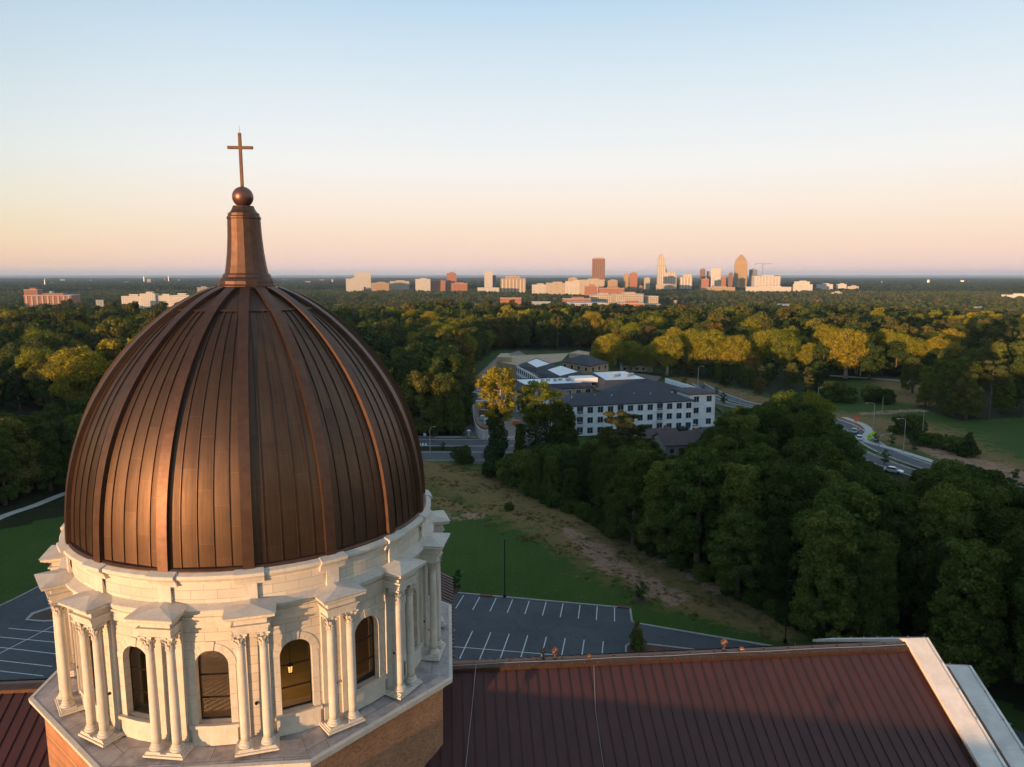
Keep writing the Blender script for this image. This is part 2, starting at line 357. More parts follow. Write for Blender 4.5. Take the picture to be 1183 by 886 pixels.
def terrain():
    rad = np.concatenate([[0.5, 10, 20, 30], np.arange(40, 130, 1.2), np.arange(130, 420, 2.2), np.geomspace(422, 90000, 75)])
    na = 900
    # finer angles inside the view
    ang = np.sort(np.concatenate([np.linspace(-42, 42, 560), np.linspace(42, 318, 121)[1:-1]]))
    A, Rr = np.meshgrid(np.radians(ang), rad, indexing='ij')
    X = Rr * np.sin(A); Y = Rr * np.cos(A); Z = terr(X, Y)
    nA, nR = X.shape
    v = np.stack([X, Y, Z], -1).reshape(-1, 3)
    i = np.arange(nA)[:, None]; j = np.arange(nR - 1)[None]
    i2 = (i + 1) % nA
    f = np.stack([i * nR + j, i * nR + j + 1, i2 * nR + j + 1, i2 * nR + j], -1).reshape(-1, 4)
    me = bpy.data.meshes.new('ground'); me.from_pydata(v.tolist(), [], f.tolist())
    x, y = v[:, 0], v[:, 1]
    lawn = (in_poly(x, y, CHURCH_LAND) | in_poly(x, y, MEADOW) | in_poly(x, y, GREEN_FAR)).astype(float)
    lawn[in_poly(x, y, SITE)] = .5
    dirt = np.zeros(len(x)); soil = np.zeros(len(x))
    for st in (S((480, 540, 10), (560, 562, 12), (610, 588, 10), (665, 615, 9), (715, 645, 8.5), (775, 678, 7.5), (840, 703, 6), (900, 725, 4)),
               S((490, 575, 4), (540, 590, 4), (570, 590, 3)), S((970, 484, 16), (1035, 496, 22), (1100, 520, 14), (1183, 548, 10)), S((1040, 440, 16), (1060, 462, 14)), S((790, 438, 8), (850, 455, 9), (930, 478, 9))):
        dirt = np.maximum(dirt, np.clip(1.5 - seg_dist(x, y, st), 0, 1))
    for st in (S((655, 612, 1.5), (690, 636, 3), (705, 655, 3)), S((690, 640, 2), (740, 668, 2.5), (775, 690, 3)), S((755, 640, 2), (800, 662, 2.4), (830, 682, 2)),
               S((1062, 512, 4), (1105, 528, 6), (1183, 552, 7)), S((1000, 478, 3), (1060, 474, 3)), S((480, 596, 3), (550, 596, 2.4))):
        soil = np.maximum(soil, np.clip(1.6 - seg_dist(x, y, st), 0, 1))
    for nme, a in (('lawn', lawn), ('dirt', dirt), ('soil', soil)):
        at_ = me.attributes.new(nme, 'FLOAT', 'POINT'); at_.data.foreach_set('value', a.astype(np.float32))
    me.polygons.foreach_set('use_smooth', [True] * len(me.polygons))
    m, nt, b = mat('ground_cover')
    tc = N(nt, 'ShaderNodeTexCoord'); vec = tc.outputs['Object']
    AT = lambda n: N(nt, 'ShaderNodeAttribute', attribute_name=n).outputs['Fac']
    nz = lambda s, d=8., r=.65: N(nt, 'ShaderNodeTexNoise', {'Vector': vec, 'Scale': s, 'Detail': d, 'Roughness': r}).outputs[0]
    def MRn(v, a, b_, c=0., d=1.): return N(nt, 'ShaderNodeMapRange', {0: v, 1: a, 2: b_, 3: c, 4: d}).outputs[0]
    def add(a, b_, op='ADD'): return N(nt, 'ShaderNodeMath', {0: a, 1: b_}, operation=op).outputs[0]
    nA_, nB, nC, nD = nz(.05), nz(.30, 10., .72), nz(2.2, 10., .75), nz(.9, 9., .75)
    mw = N(nt, 'ShaderNodeTexWave', {'Vector': vec, 'Scale': .16, 'Distortion': 2.5, 'Detail': 3.}).outputs[1]
    grass = colmix(nt, MRn(nA_, .4, .6), (.050, .100, .014), (.074, .122, .019))
    grass = colmix(nt, MRn(nB, .45, .7), grass, (.085, .112, .028))
    grass = colmix(nt, MRn(mw, .3, .7, 0, .1), grass, (.030, .060, .010))
    grass = colmix(nt, MRn(nC, .38, .62, 0, .7), grass, (.024, .046, .009))
    grass = colmix(nt, MRn(nD, .6, .72, 0, .5), grass, (.12, .125, .045))
    dr = colmix(nt, MRn(nC, .38, .62), (.37, .195, .095), (.22, .125, .052))
    dr = colmix(nt, MRn(nD, .42, .62), dr, (.20, .135, .048))
    dr = colmix(nt, MRn(nB, .5, .64), dr, (.10, .11, .027))
    so_ = colmix(nt, MRn(nC, .38, .62), (.46, .26, .175), (.28, .16, .10))
    floor = colmix(nt, MRn(nB, .35, .65), (.018, .026, .010), (.035, .036, .014))
    lw = MRn(add(AT('lawn'), add(MRn(nB, .3, .7, -.5, .5), .28, 'MULTIPLY')), .42, .52)
    c = colmix(nt, lw, floor, grass)
    dd = MRn(add(AT('dirt'), add(MRn(nB, .35, .65, -.8, .3), MRn(nD, .35, .65, -.3, .3))), .15, .75)
    c = colmix(nt, dd, c, dr)
    ss = MRn(add(AT('soil'), add(MRn(nB, .38, .62, -.7, .1), MRn(nD, .38, .62, -.6, .2))), .15, .55)
    c = colmix(nt, ss, c, so_)
    nt.links.new(c, b.inputs['Base Color']); b.inputs['Roughness'].default_value = .95; b.inputs['Specular IOR Level'].default_value = .1
    bp = N(nt, 'ShaderNodeBump', {'Height': nC, 'Strength': .6, 'Distance': .12}); nt.links.new(bp.outputs[0], b.inputs['Normal'])
    me.materials.append(m)
    o = bpy.data.objects.new('ground', me); col.objects.link(o); struct(o)
terrain()

def ribbon(pts, w, z, n=8, mb=None, off=0.0, closed_caps=True):
    """a strip of width w along a smoothed polyline, shifted sideways by off"""
    p = [Vector((a[0], a[1], 0)) for a in pts]; c = []
    q = [p[0] * 2 - p[1]] + p + [p[-1] * 2 - p[-2]]
    for i in range(1, len(q) - 2):
        for k in range(n):
            t = k / n; a, b, c_, d = q[i - 1:i + 3]
            c.append(.5 * ((2 * b) + (c_ - a) * t + (2 * a - 5 * b + 4 * c_ - d) * t * t + (3 * b - a - 3 * c_ + d) * t ** 3))
    c.append(p[-1])
    mb = mb or MB(); vs_ = []
    for i, s in enumerate(c):
        t = (c[min(i + 1, len(c) - 1)] - c[max(i - 1, 0)]).normalized(); nn = Vector((-t.y, t.x, 0))
        for sgn in (-1, 1): e = s + nn * (off + sgn * w / 2); vs_.append((e.x, e.y, z))
    mb.add(vs_, [(2 * i, 2 * i + 2, 2 * i + 3, 2 * i + 1) for i in range(len(c) - 1)])
    return mb, c
def kerb(pts, name, w=.18, h=.14, off=0., mt='concrete', n=8, z=0.):
    mb, c = ribbon(pts, w, z + h, n=n, off=off)
    k = len(mb.v) // 2; base = list(mb.v)
    mb.v += [(a, b, z - .05) for a, b, _ in base]; o = 2 * k
    for i in range(k - 1):
        for s in (0, 1):
            f = (2 * i + s, o + 2 * i + s, o + 2 * i + 2 + s, 2 * i + 2 + s); mb.f.append(f if s == 0 else f[::-1]); mb.m.append(0)
    return struct(mb.build(name, MT[mt]))

# car park behind the church
K0, K1, K2, K3, K4 = [gp(*p) for p in ((515, 684), (728, 703), (730, 718), (745, 722), (880, 745))]
u = (K1 - K0).normalized(); K00 = K0 - u * 60
dn = Vector((u.y, -u.x, 0))
LOT = [(K00.x, K00.y), (K1.x, K1.y), (K2.x, K2.y), (K3.x, K3.y), (K4.x, K4.y), (46, 88), (60, 70), (60, 48), (-75, 48), (-75, 90), (-52, 112)]
struct(MB().sheet(LOT, .02).build('car_park', MT['asphalt']))
kerb([(K00.x, K00.y), (K0.x, K0.y), (K1.x, K1.y)], 'car_park_kerb', .3)
kerb([(K1.x, K1.y), (K2.x, K2.y)], 'car_park_kerb', .3)
kerb([(K2.x, K2.y), (K3.x, K3.y), (K4.x, K4.y), (44, 90), (56, 76)], 'drive_kerb', .3)
pl = MB()
a, b = gp(535, 689), gp(710, 703); c, d = gp(527, 702), gp(710, 717)
for k in range(-6, 10):
    t = k / 9
    p1, p2 = a.lerp(b, t), c.lerp(d, t); m_ = (p1 + p2) / 2; ang = math.atan2(p2.y - p1.y, p2.x - p1.x)
    pl.box((m_.x, m_.y, .026), ((p1 - p2).length * 1.15, .13, .004), ang)
a, b = gp(546, 729), gp(697, 741); c, d = gp(531, 761), gp(696, 765)
for k in range(-5, 8):
    t = k / 7
    p1 = a.lerp(b, t); p2 = p1 + (gp(531, 761) - a)
    m_ = (p1 + p2) / 2; ang = math.atan2(p2.y - p1.y, p2.x - p1.x)
    pl.box((m_.x, m_.y, .026), ((p1 - p2).length, .13, .004), ang)
e1, e2 = gp(524, 747), gp(636, 756); m_ = (e1 + e2) / 2
pl.box((m_.x - 6, m_.y + .9, .031), (26, .13, .004), math.atan2(e2.y - e1.y, e2.x - e1.x))
struct(pl.build('car_park_markings', MT['paint']))
isl = P((722, 753), (722, 747), (727, 743.5), (747, 744), (790, 749), (845, 756), (850, 762), (722, 762))[::-1]
struct(MB().prism(isl, .0, .15).build('kerbed_island', MT['concrete']))
isl = P((724, 753), (724, 748), (728, 745), (747, 745.5), (790, 750.5), (843, 757.5), (846, 762), (724, 762))[::-1]
struct(MB().prism(isl, .0, .17).build('island_mulch', MT['mulch']))
for px, py, l in ((562, 688.6, 'rusty storm drain in the kerb behind the first marked bays'), (721, 702, 'rusty storm drain in the kerb at the last marked bay')):
    g = gp(px, py); o = MB().box((0, 0, .09), (2.0, .55, .16)).box((0, -.3, .1), (2.2, .06, .1)).build('storm_drain', plain('rusted_drain_iron', (.16, .055, .035), .8, var=.3, scale=4)); o.location = (g.x, g.y, .02); o.rotation_euler = (0, 0, math.atan2(u.y, u.x)); tag(o, l, 'storm drain')

# left car park and path
LL = P((0, 700), (20, 690), (51, 675), (80, 655), (120, 640)) + [(-45, 118), (-45, 70), (-110, 60), (-110, 92)]
struct(MB().sheet(LL, .024).build('side_car_park', MT['asphalt']))
kerb(P((-40, 716), (0, 700), (25, 688), (51, 674), (80, 655)), 'lawn_kerb', .2)
pl = MB()
def pline(mb, p, q, z=.032, w=.13):
    p = gp(*p); q = gp(*q); m_ = (p + q) / 2
    mb.box((m_.x, m_.y, z), ((p - q).length, w, .004), math.atan2(q.y - p.y, q.x - p.x))
for p, q in (((10, 726), (78, 732)), ((0, 736), (78, 743.5)), ((0, 748), (78, 757)), ((-20, 761), (60, 770)), ((-30, 772), (50, 781))): pline(pl, p, q)
pline(pl, (-6, 758), (70, 719), .037)
struct(pl.build('side_car_park_markings', MT['paint']))
isl = P((29, 717), (36, 709), (60, 701), (90, 690), (120, 690), (110, 716), (50, 719))
struct(MB().prism(isl, .0, .15).build('side_kerbed_island', MT['concrete']))
isl2 = P((33, 716), (40, 710), (62, 703), (92, 692), (118, 692), (108, 714), (50, 717.5))
struct(MB().prism(isl2, .0, .17).build('side_island_mulch', MT['mulch']))
mb, _ = ribbon(P((-60, 628), (0, 598), (40, 584), (78, 569), (110, 560)), 2.2, .03); struct(mb.build('gravel_path', MT['pale_concrete']))

# road in front of the building site
ROAD_A = [(-260, 262), (-160, 235), (-100, 218), (-30, 211), (0, 210.5), (16, 210)]
mb, _ = ribbon(ROAD_A, 9, .03, off=5.5); struct(mb.build('road', MT['asphalt2']))
mb, _ = ribbon(ROAD_A, 10, .03, off=-11); struct(mb.build('road', MT['asphalt2']))
struct(ribbon([(-12, 206), (-8, 206), (12, 206)], 30, .022)[0].build('road_junction', MT['asphalt2']))
kerb(ROAD_A, 'median_kerb', .2, off=.9); kerb(ROAD_A, 'median_kerb', .2, off=-5.9); kerb(ROAD_A, 'road_kerb', .25, off=10.2)
mb, _ = ribbon(ROAD_A, 2.2, .06, off=13.2); struct(mb.build('pavement', MT['concrete']))
pl = MB()
for o_ in (9.5, 1.5, -6.6, -15.4): ribbon(ROAD_A, .22, .036, mb=pl, off=o_)
for k in range(7): pl.box((-31 + .9 * k, 213.5 - .0 * k, .038), (.5, 3.4, .004), .05)
struct(pl.build('road_markings', MT['paint']))

# curving dual carriageway to the right
ROAD_B = P((796, 443), (812, 452), (850, 466), (905, 476), (960, 490), (1000, 518), (1061, 542)) + [(112, 172), (122, 150), (140, 120)]
mb, _ = ribbon(ROAD_B, 5.8, .03, off=4.2); struct(mb.build('carriageway', MT['asphalt2']))
mb, _ = ribbon(ROAD_B, 5.8, .03, off=-4.2); struct(mb.build('carriageway', MT['asphalt2']))
for o_ in (1.3, -1.3, 7.2, -7.2): kerb(ROAD_B, 'carriageway_kerb', .3, off=o_, mt='pale_concrete')
pl = MB()
for o_ in (6.8, -6.8, 1.75, -1.75): ribbon(ROAD_B, .16, .036, mb=pl, off=o_)
struct(pl.build('carriageway_markings', MT['paint']))
FOOT = P((975, 482), (985.6, 486), (998, 491), (1004, 497), (1001, 503), (997, 507), (1004, 511), (1035, 519.6), (1068, 530), (1120, 547), (1150, 557), (1200, 575))
mb, _ = ribbon(FOOT, 2.4, .035); struct(mb.build('footpath', MT['pale_concrete']))
# small lane below the golden trees and the site yard
mb, _ = ribbon(P((930, 432), (990, 436), (1045, 440), (1075, 443)), 5, .03); struct(mb.build('country_lane', MT['concrete']))
YARD = P((536, 503), (544, 440), (575, 412), (600, 405), (640, 430), (655, 500), (640, 520), (575, 512), (563, 508))
struct(MB().sheet(YARD, .015).build('building_site_yard', plain('packed_site_dirt', (.23, .185, .15), .95, var=.25, scale=.25)))
struct(MB().sheet(P((745, 505), (760, 486), (840, 484), (850, 500), (830, 515), (760, 520)), .017).build('site_parking_court', MT['asphalt2']))
struct(MB().sheet(P((0, 492), (0, 480), (70, 480), (80, 489), (60, 494)), .02).build('clearing_car_park', MT['concrete']))

# ================================================================ the cathedral
cath = empty('cathedral', (-14.1, 39.55, 0), R(5), 'brick cathedral with copper ribbed dome over a ring of paired white columns', 'cathedral')
def pol(r, a, z): return (r * math.cos(a), r * math.sin(a), z)
NB = 16
RIBA = [R(11.25 + 22.5 * k) for k in range(NB)]
WINA = [R(22.5 * k) for k in range(NB)]
# --- dome
ZK = np.array([37.15, 38, 39.5, 41, 42.5, 44, 45.5, 47, 48, 48.7, 49.25]); RK = np.array([9.14, 9.09, 8.97, 8.70, 8.20, 7.50, 6.52, 5.17, 3.93, 2.86, 1.55])
def dome_prof(n=56):
    # smooth through the measured points
    z = np.concatenate([np.linspace(37.15, 46, 34), np.linspace(46, 49.25, 32)[1:]])
    c = np.polyfit((ZK - 37) / 12, RK ** 2, 5); r = np.sqrt(np.polyval(c, (z - 37) / 12))
    return r, z
DR, DZ = dome_prof()
def dome_at(z): return float(np.interp(z, DZ, DR))
arc = np.concatenate([[0], np.cumsum(np.hypot(np.diff(DR), np.diff(DZ)))])
def make_dome():
    mb = MB(); uv = []
    npn = 5; step = 2 * math.pi / (NB * npn)
    for p in range(NB * npn):
        a0 = RIBA[0] + p * step
        cols = 3
        base = len(mb.v)
        for i in range(cols):
            a = a0 + step * i / (cols - 1); bulge = .012 * math.sin(math.pi * i / (cols - 1)); th = (a - RIBA[0]) % (2 * math.pi / NB) - math.pi / NB; fk = 1 - .75 * (1 - math.cos(math.pi / NB) / math.cos(th))
            for r, z, s in zip(DR, DZ, arc):
                mb.v.append(pol((r + bulge) * fk, a, z)); uv.append((s + (p * 7919 % 5) * .37, p + .02 + .96 * i / (cols - 1)))
        n = len(DR)
        for i in range(cols - 1):
            for k in range(n - 1):
                mb.f.append((base + i * n + k, base + (i + 1) * n + k, base + (i + 1) * n + k + 1, base + i * n + k + 1)); mb.m.append(0)
    o = mb.build('dome', MT['dome'], cath, smooth=True, uv=uv)
    # standing seams, pattern of the dome's skin
    sm = MB()
    for p in range(NB * npn):
        if p % npn == 0: continue
        a = RIBA[0] + p * step
        zt = 48.2
        strip(sm, a, .034, .052, 37.2, zt)
    s = sm.build('standing_seam', MT['copper'], o); s['kind'] = 'stuff'
    return o
def strip(mb, a, w, h, z0, z1, n=44, base=0.0):
    """a raised band of width w and height h running up the dome at angle a"""
    zs = [z0 + (z1 - z0) * (1 - (1 - i / n) ** 1.5) for i in range(n + 1)]
    t = Vector((-math.sin(a), math.cos(a), 0)); o = len(mb.v)
    for i, z in enumerate(zs):
        fk = 1 - .75 * (1 - math.cos(math.pi / NB) / math.cos((a - RIBA[0]) % (2 * math.pi / NB) - math.pi / NB)); r = dome_at(z) * fk; r2 = dome_at(min(z + .05, 49.2)) * fk; dz = .05; nr = Vector((dz * math.cos(a), dz * math.sin(a), (r - r2))).normalized() if z < 49.15 else Vector((0, 0, 1))
        c = Vector(pol(r, a, z))
        for s, hh in ((-1, -.12), (-1, h), (1, h), (1, -.12)): mb.v.append(tuple(c + t * (s * w / 2) + nr * (hh + base)))
    for i in range(n):
        for q in range(3): mb.f.append((o + 4 * i + q, o + 4 * i + q + 1, o + 4 * i + q + 5, o + 4 * i + q + 4)[::-1]); mb.m.append(0)
    mb.f.append((o, o + 1, o + 2, o + 3)); mb.m.append(0)
    k = o + 4 * n; mb.f.append((k + 3, k + 2, k + 1, k)); mb.m.append(0)
dome = make_dome()
rg = MB()
for k_ in range(NB):
    for i_ in range(6):
        a_, b_ = RIBA[k_] + i_ * math.pi / 48, RIBA[k_] + (i_ + 1) * math.pi / 48
        fk_ = lambda t_: 1 - .75 * (1 - math.cos(math.pi / NB) / math.cos((t_ - RIBA[0]) % (2 * math.pi / NB) - math.pi / NB)) if 1e-6 < (t_ - RIBA[0]) % (2 * math.pi / NB) < 2 * math.pi / NB - 1e-6 else 1.
        vs_ = [pol((dome_at(z_) + d_) * fk_(t_), t_, z_ + e_) for t_ in (a_, b_) for z_, d_, e_ in ((48.17, -.05, 0), (48.17, .03, .05), (48.25, .03, .05), (48.25, -.05, 0))]
        rg.add(vs_, [(0, 4, 5, 1), (1, 5, 6, 2), (2, 6, 7, 3)])
rg.build('seam_ring', MT['copper'], dome)
for a in RIBA:
    mb = MB(); strip(mb, a, .47, .18, 36.95, 49.2, n=60)
    mb.build('rib', MT['copper'], dome)
MB().lathe([(9.0, 37.0), (9.27, 37.0), (9.27, 37.28), (9.2, 37.36), (9.05, 37.38)], 96, mi=0).build('base_flashing', MT['copper'], dome, smooth=False)
# --- lantern on the dome
def ngon(prof, n, name, m, par, a0=0.): return MB().lathe(prof, n, a0=a0).build(name, m, par)
lan = ngon([(1.10, 50.06), (1.02, 50.5), (.93, 51.2), (.865, 52.0), (.83, 52.86)], 16, 'lantern_shaft', MT['copper'], cath, R(11.25))
ngon([(1.20, 49.1), (1.47, 49.15), (1.50, 49.42), (1.44, 49.5), (1.43, 49.66), (1.36, 49.78), (1.24, 49.86), (1.20, 50.0), (1.12, 50.06)], 16, 'base_moulding', MT['copper'], lan, R(11.25))
ngon([(.84, 52.86), (.86, 52.9), (.86, 52.98), (.80, 53.03), (.79, 53.16), (.70, 53.22), (.62, 53.32), (.55, 53.46), (.52, 53.55), (.30, 53.56), (.2, 53.6)], 16, 'cap_moulding', MT['copper'], lan, R(11.25))
MB().lathe([(.001, 53.47)] + [(.535 * math.cos(t), 54.01 + .535 * math.sin(t)) for t in np.linspace(-1.45, 1.45, 20)] + [(.001, 54.54)], 32).build('copper_ball', plain('ball_copper', (.17, .085, .07), .42, .7), lan, smooth=True)
cr = MB(); cr.box((0, 0, 55.88), (.15, .15, 2.72)); o = cr.build('cross', MT['copper'], cath, bevel=.01)
cr = MB()
for s in (-1, 1): cr.box((s * .36, 0, 56.51), (.57, .14, .15))
cr.build('cross_arm', MT['copper'], o, bevel=.01)
MB().tube([(0, 0, 57.24), (0, 0, 57.6)], .01, 5).build('lightning_rod', MT['copper'], o)
# --- attic above the columns
def ring(prof, name, m, par, n=192, closed=True, smooth=False): return uvlathe(prof, n, name, m, par)
def uvlathe(prof, n, name, m, par, a0=0.0, a1=2 * math.pi):
    """a turned ring with UVs in metres: around, along the profile"""
    mb = MB(); uv = []; k = len(prof); s = [0.]
    for (r0, z0), (r1, z1) in zip(prof[:-1], prof[1:]): s.append(s[-1] + math.hypot(r1 - r0, z1 - z0))
    rm = max(p[0] for p in prof)
    full = a1 - a0 > 6.28
    for i in range(n + 1):
        a = a0 + (a1 - a0) * i / n
        for q, (r, z) in enumerate(prof): mb.v.append(pol(r, a, z)); uv.append((rm * (a - a0), s[q]))
    for i in range(n):
        for q in range(k - 1): mb.f.append((i * k + q, (i + 1) * k + q, (i + 1) * k + q + 1, i * k + q + 1)); mb.m.append(0)
    if not full:
        mb.f.append(tuple(range(k - 1, -1, -1))[::-1]); mb.m.append(0); mb.f.append(tuple(n * k + q for q in range(k))[::-1]); mb.m.append(0)
    return mb.build(name, m, par, uv=uv)
uvlathe([(9.18, 35.55), (9.18, 36.78)], 192, 'attic_wall', MT['stone'], cath)
ATT = [(9.14, 36.66), (9.24, 36.70), (9.24, 36.78), (9.32, 36.84), (9.40, 36.94), (9.52, 37.0), (9.52, 37.12), (9.50, 37.15), (9.16, 37.27)]
uvlathe(ATT, 192, 'attic_cornice', MT['stone_plain'], cath)
for a in RIBA:
    h = .30 / 9.2
    o = uvlathe([(9.1, 35.6), (9.36, 35.6), (9.36, 35.8), (9.33, 35.82), (9.33, 36.7)], 6, 'attic_pilaster', MT['stone_plain'], cath, a - h, a + h)
    h2 = .62 / 9.4
    uvlathe([(9.2, 36.60), (9.36, 36.60), (9.38, 36.70), (9.46, 36.86), (9.56, 36.97), (9.66, 37.03), (9.66, 37.155), (9.64, 37.175), (9.2, 37.295)], 8, 'pilaster_cap', MT['stone_plain'], o, a - h2, a + h2)
# --- main entablature ring (breaks forward over each pair)
ENT = [(9.15, 34.70), (9.30, 34.70), (9.30, 34.95), (9.33, 34.97), (9.33, 35.12), (9.38, 35.15), (9.38, 35.22), (9.31, 35.24), (9.31, 35.36), (9.40, 35.40), (9.50, 35.47), (9.62, 35.50), (9.62, 35.60), (9.66, 35.63), (9.64, 35.66), (9.14, 35.80)]
uvlathe(ENT, 192, 'entablature', MT['stone_plain'], cath)
def block(a):
    """the block carried by a pair of columns, with its hipped top"""
    M = Matrix.Rotation(a, 4, 'Z')
    mb = MB()
    def lay(z0, z1, w0, d0, w1=None, d1=None):
        w1 = w0 if w1 is None else w1; d1 = d0 if d1 is None else d1; i = 9.15
        vs_ = [M @ Vector(v) for v in ((i, -w0 / 2, z0), (d0, -w0 / 2, z0), (d0, w0 / 2, z0), (i, w0 / 2, z0), (i, -w1 / 2, z1), (d1, -w1 / 2, z1), (d1, w1 / 2, z1), (i, w1 / 2, z1))]
        mb.add(vs_, [(3, 2, 1, 0), (4, 5, 6, 7), (0, 1, 5, 4), (1, 2, 6, 5), (2, 3, 7, 6), (3, 0, 4, 7)])
    lay(34.712, 34.90, 1.40, 10.18); lay(34.90, 35.06, 1.46, 10.23); lay(35.06, 35.13, 1.60, 10.32); lay(35.13, 35.36, 1.36, 10.16)
    lay(35.36, 35.45, 1.50, 10.25, 1.62, 10.33); lay(35.45, 35.54, 1.78, 10.42, 1.94, 10.50); lay(35.54, 35.63, 2.06, 10.56); lay(35.63, 35.70, 2.02, 10.54, 2.16, 10.62)
    i = 9.2
    top = [(i, -1.08, 35.70), (10.62, -1.08, 35.70), (10.62, 1.08, 35.70), (i, 1.08, 35.70), (i, 0, 35.93), (9.75, 0, 35.885)]
    mb.add([M @ Vector(v) for v in top], [(0, 1, 5, 4), (1, 2, 5), (2, 3, 4, 5), (3, 0, 4)])
    return mb.build('entablature_block', MT['stone_plain'], cath)
for a in RIBA: block(a)
# --- columns
def column_mesh():
    mb = MB()
    pr = [(.205, 29.62)] + [(.205 - .032 * max(0, t - .3) / .7 - .0 * t, 29.62 + 4.40 * t) for t in np.linspace(.0, 1, 12)][1:]
    mb.lathe(pr, 24)
    return mb
def cap_mesh():
    mb = MB(); z = 34.02
    mb.lathe([(.178, z), (.215, z + .015), (.215, z + .05), (.178, z + .065), (.17, z + .3), (.20, z + .5), (.25, z + .60)], 20)
    # rows of curled leaves
    for row, (n, h, r0, out, zz) in enumerate(((8, .24, .18, .10, .07), (8, .25, .19, .13, .24))):
        for k in range(n):
            a = 2 * math.pi * (k + .5 * row) / n; M = Matrix.Rotation(a, 4, 'Z')
            pts = [(r0, 0), (r0 + .02, h * .5), (r0 + .05, h * .85), (r0 + out, h), (r0 + out + .015, h * .82)]
            vs_ = []; fs = []
            for i, (r, hh) in enumerate(pts):
                w = (.062, .07, .06, .042, .02)[i]
                for s in (-1, 0, 1): vs_.append(M @ Vector((r + (.012 if s == 0 else 0), s * w, z + zz + hh)))
            for i in range(4):
                for s in range(2): fs.append((3 * i + s, 3 * i + s + 1, 3 * i + s + 4, 3 * i + s + 3))
            mb.add(vs_, fs)
    for k in range(4):      # corner scrolls
        a = math.pi / 4 + k * math.pi / 2
        M = Matrix.Rotation(a, 4, 'Z')
        sp_ = [(.24 + .035 * math.cos(t) * 1.4, 0, z + .52 + .045 * math.sin(t) * 1.3) for t in np.linspace(0, 5.4, 9)]
        mb.tube([M @ Vector((.16, 0, z + .34)), M @ Vector((.22, 0, z + .50))] + [M @ Vector((x + .06, y, zz)) for x, y, zz in sp_], .028, 6)
    # abacus with hollowed sides
    out = []
    for k in range(4):
        a = k * math.pi / 2
        for t in np.linspace(-.9, .9, 7):
            x = .27 + .055 * (abs(t)) ** 2; y = t * .335
            out.append((x * math.cos(a) - y * math.sin(a), x * math.sin(a) + y * math.cos(a)))
    mb.prism(out, z + .60, z + .645); mb.prism([(p[0] * 1.05, p[1] * 1.05) for p in out], z + .645, z + .69)
    for k in range(4):
        a = k * math.pi / 2; mb.box((.30 * math.cos(a), .30 * math.sin(a), z + .64), (.07, .07, .08), a)
    return mb
def base_mesh():
    mb = MB(); z = 29.36
    mb.lathe([(.30, z)] + [(.285 + .035 * math.cos(t), z + .05 + .045 * math.sin(t)) for t in np.linspace(-1.4, 1.4, 6)] + [(.25, z + .12), (.235, z + .15), (.25, z + .17)] +
             [(.235 + .022 * math.cos(t), z + .20 + .025 * math.sin(t)) for t in np.linspace(-1.2, 1.4, 5)] + [(.215, z + .24), (.204, z + .27)], 24)
    mb.box((0, 0, z - .045), (.66, .66, .09))
    return mb
c0 = column_mesh().build('column', MT['stone_plain'], cath, smooth=True)
c1 = cap_mesh().build('capital', MT['stone_plain'], c0); c2 = base_mesh().build('column_base', MT['stone_plain'], c0)
c0.matrix_parent_inverse = Matrix.Identity(4)
first = True
for a in RIBA:
    for s in (-1, 1):
        if first: c, kids = c0, (c1, c2)
        else:
            c = c0.copy(); col.objects.link(c); kids = []
            for k_ in (c1, c2):
                d = k_.copy(); col.objects.link(d); d.parent = c; kids.append(d)
        first = False
        r = 9.90; t = s * .475
        c.location = (r * math.cos(a) - t * math.sin(a), r * math.sin(a) + t * math.cos(a), 0.0); c.rotation_euler = (0, 0, a)
    M = Matrix.Rotation(a, 4, 'Z')
    mb = MB(); mb.box((9.74, 0, 29.16), (1.12, 1.86, .10), M=M); mb.box((9.72, 0, 29.24), (1.02, 1.74, .06), M=M)
    mb.build('plinth', MT['stone_plain'], cath, bevel=.01)
    # pilaster strips on the wall behind the pair
    mb = MB()
    for s in (-1, 1): mb.box((9.22, s * .475, 31.95), (.18, .36, 5.5), M=M)
    mb.build('wall_pilaster', MT['stone_plain'], cath)
    mb = MB(); mb.lathe([(.07, 0.), (.07, .09), (.045, .12)], 12)
    o = mb.build('wall_light', MT['iron'], cath); o.matrix_local = Matrix.Rotation(a, 4, 'Z') @ Matrix.Translation((9.2, 0, 30.9)) @ Matrix.Rotation(math.pi / 2, 4, 'Y')
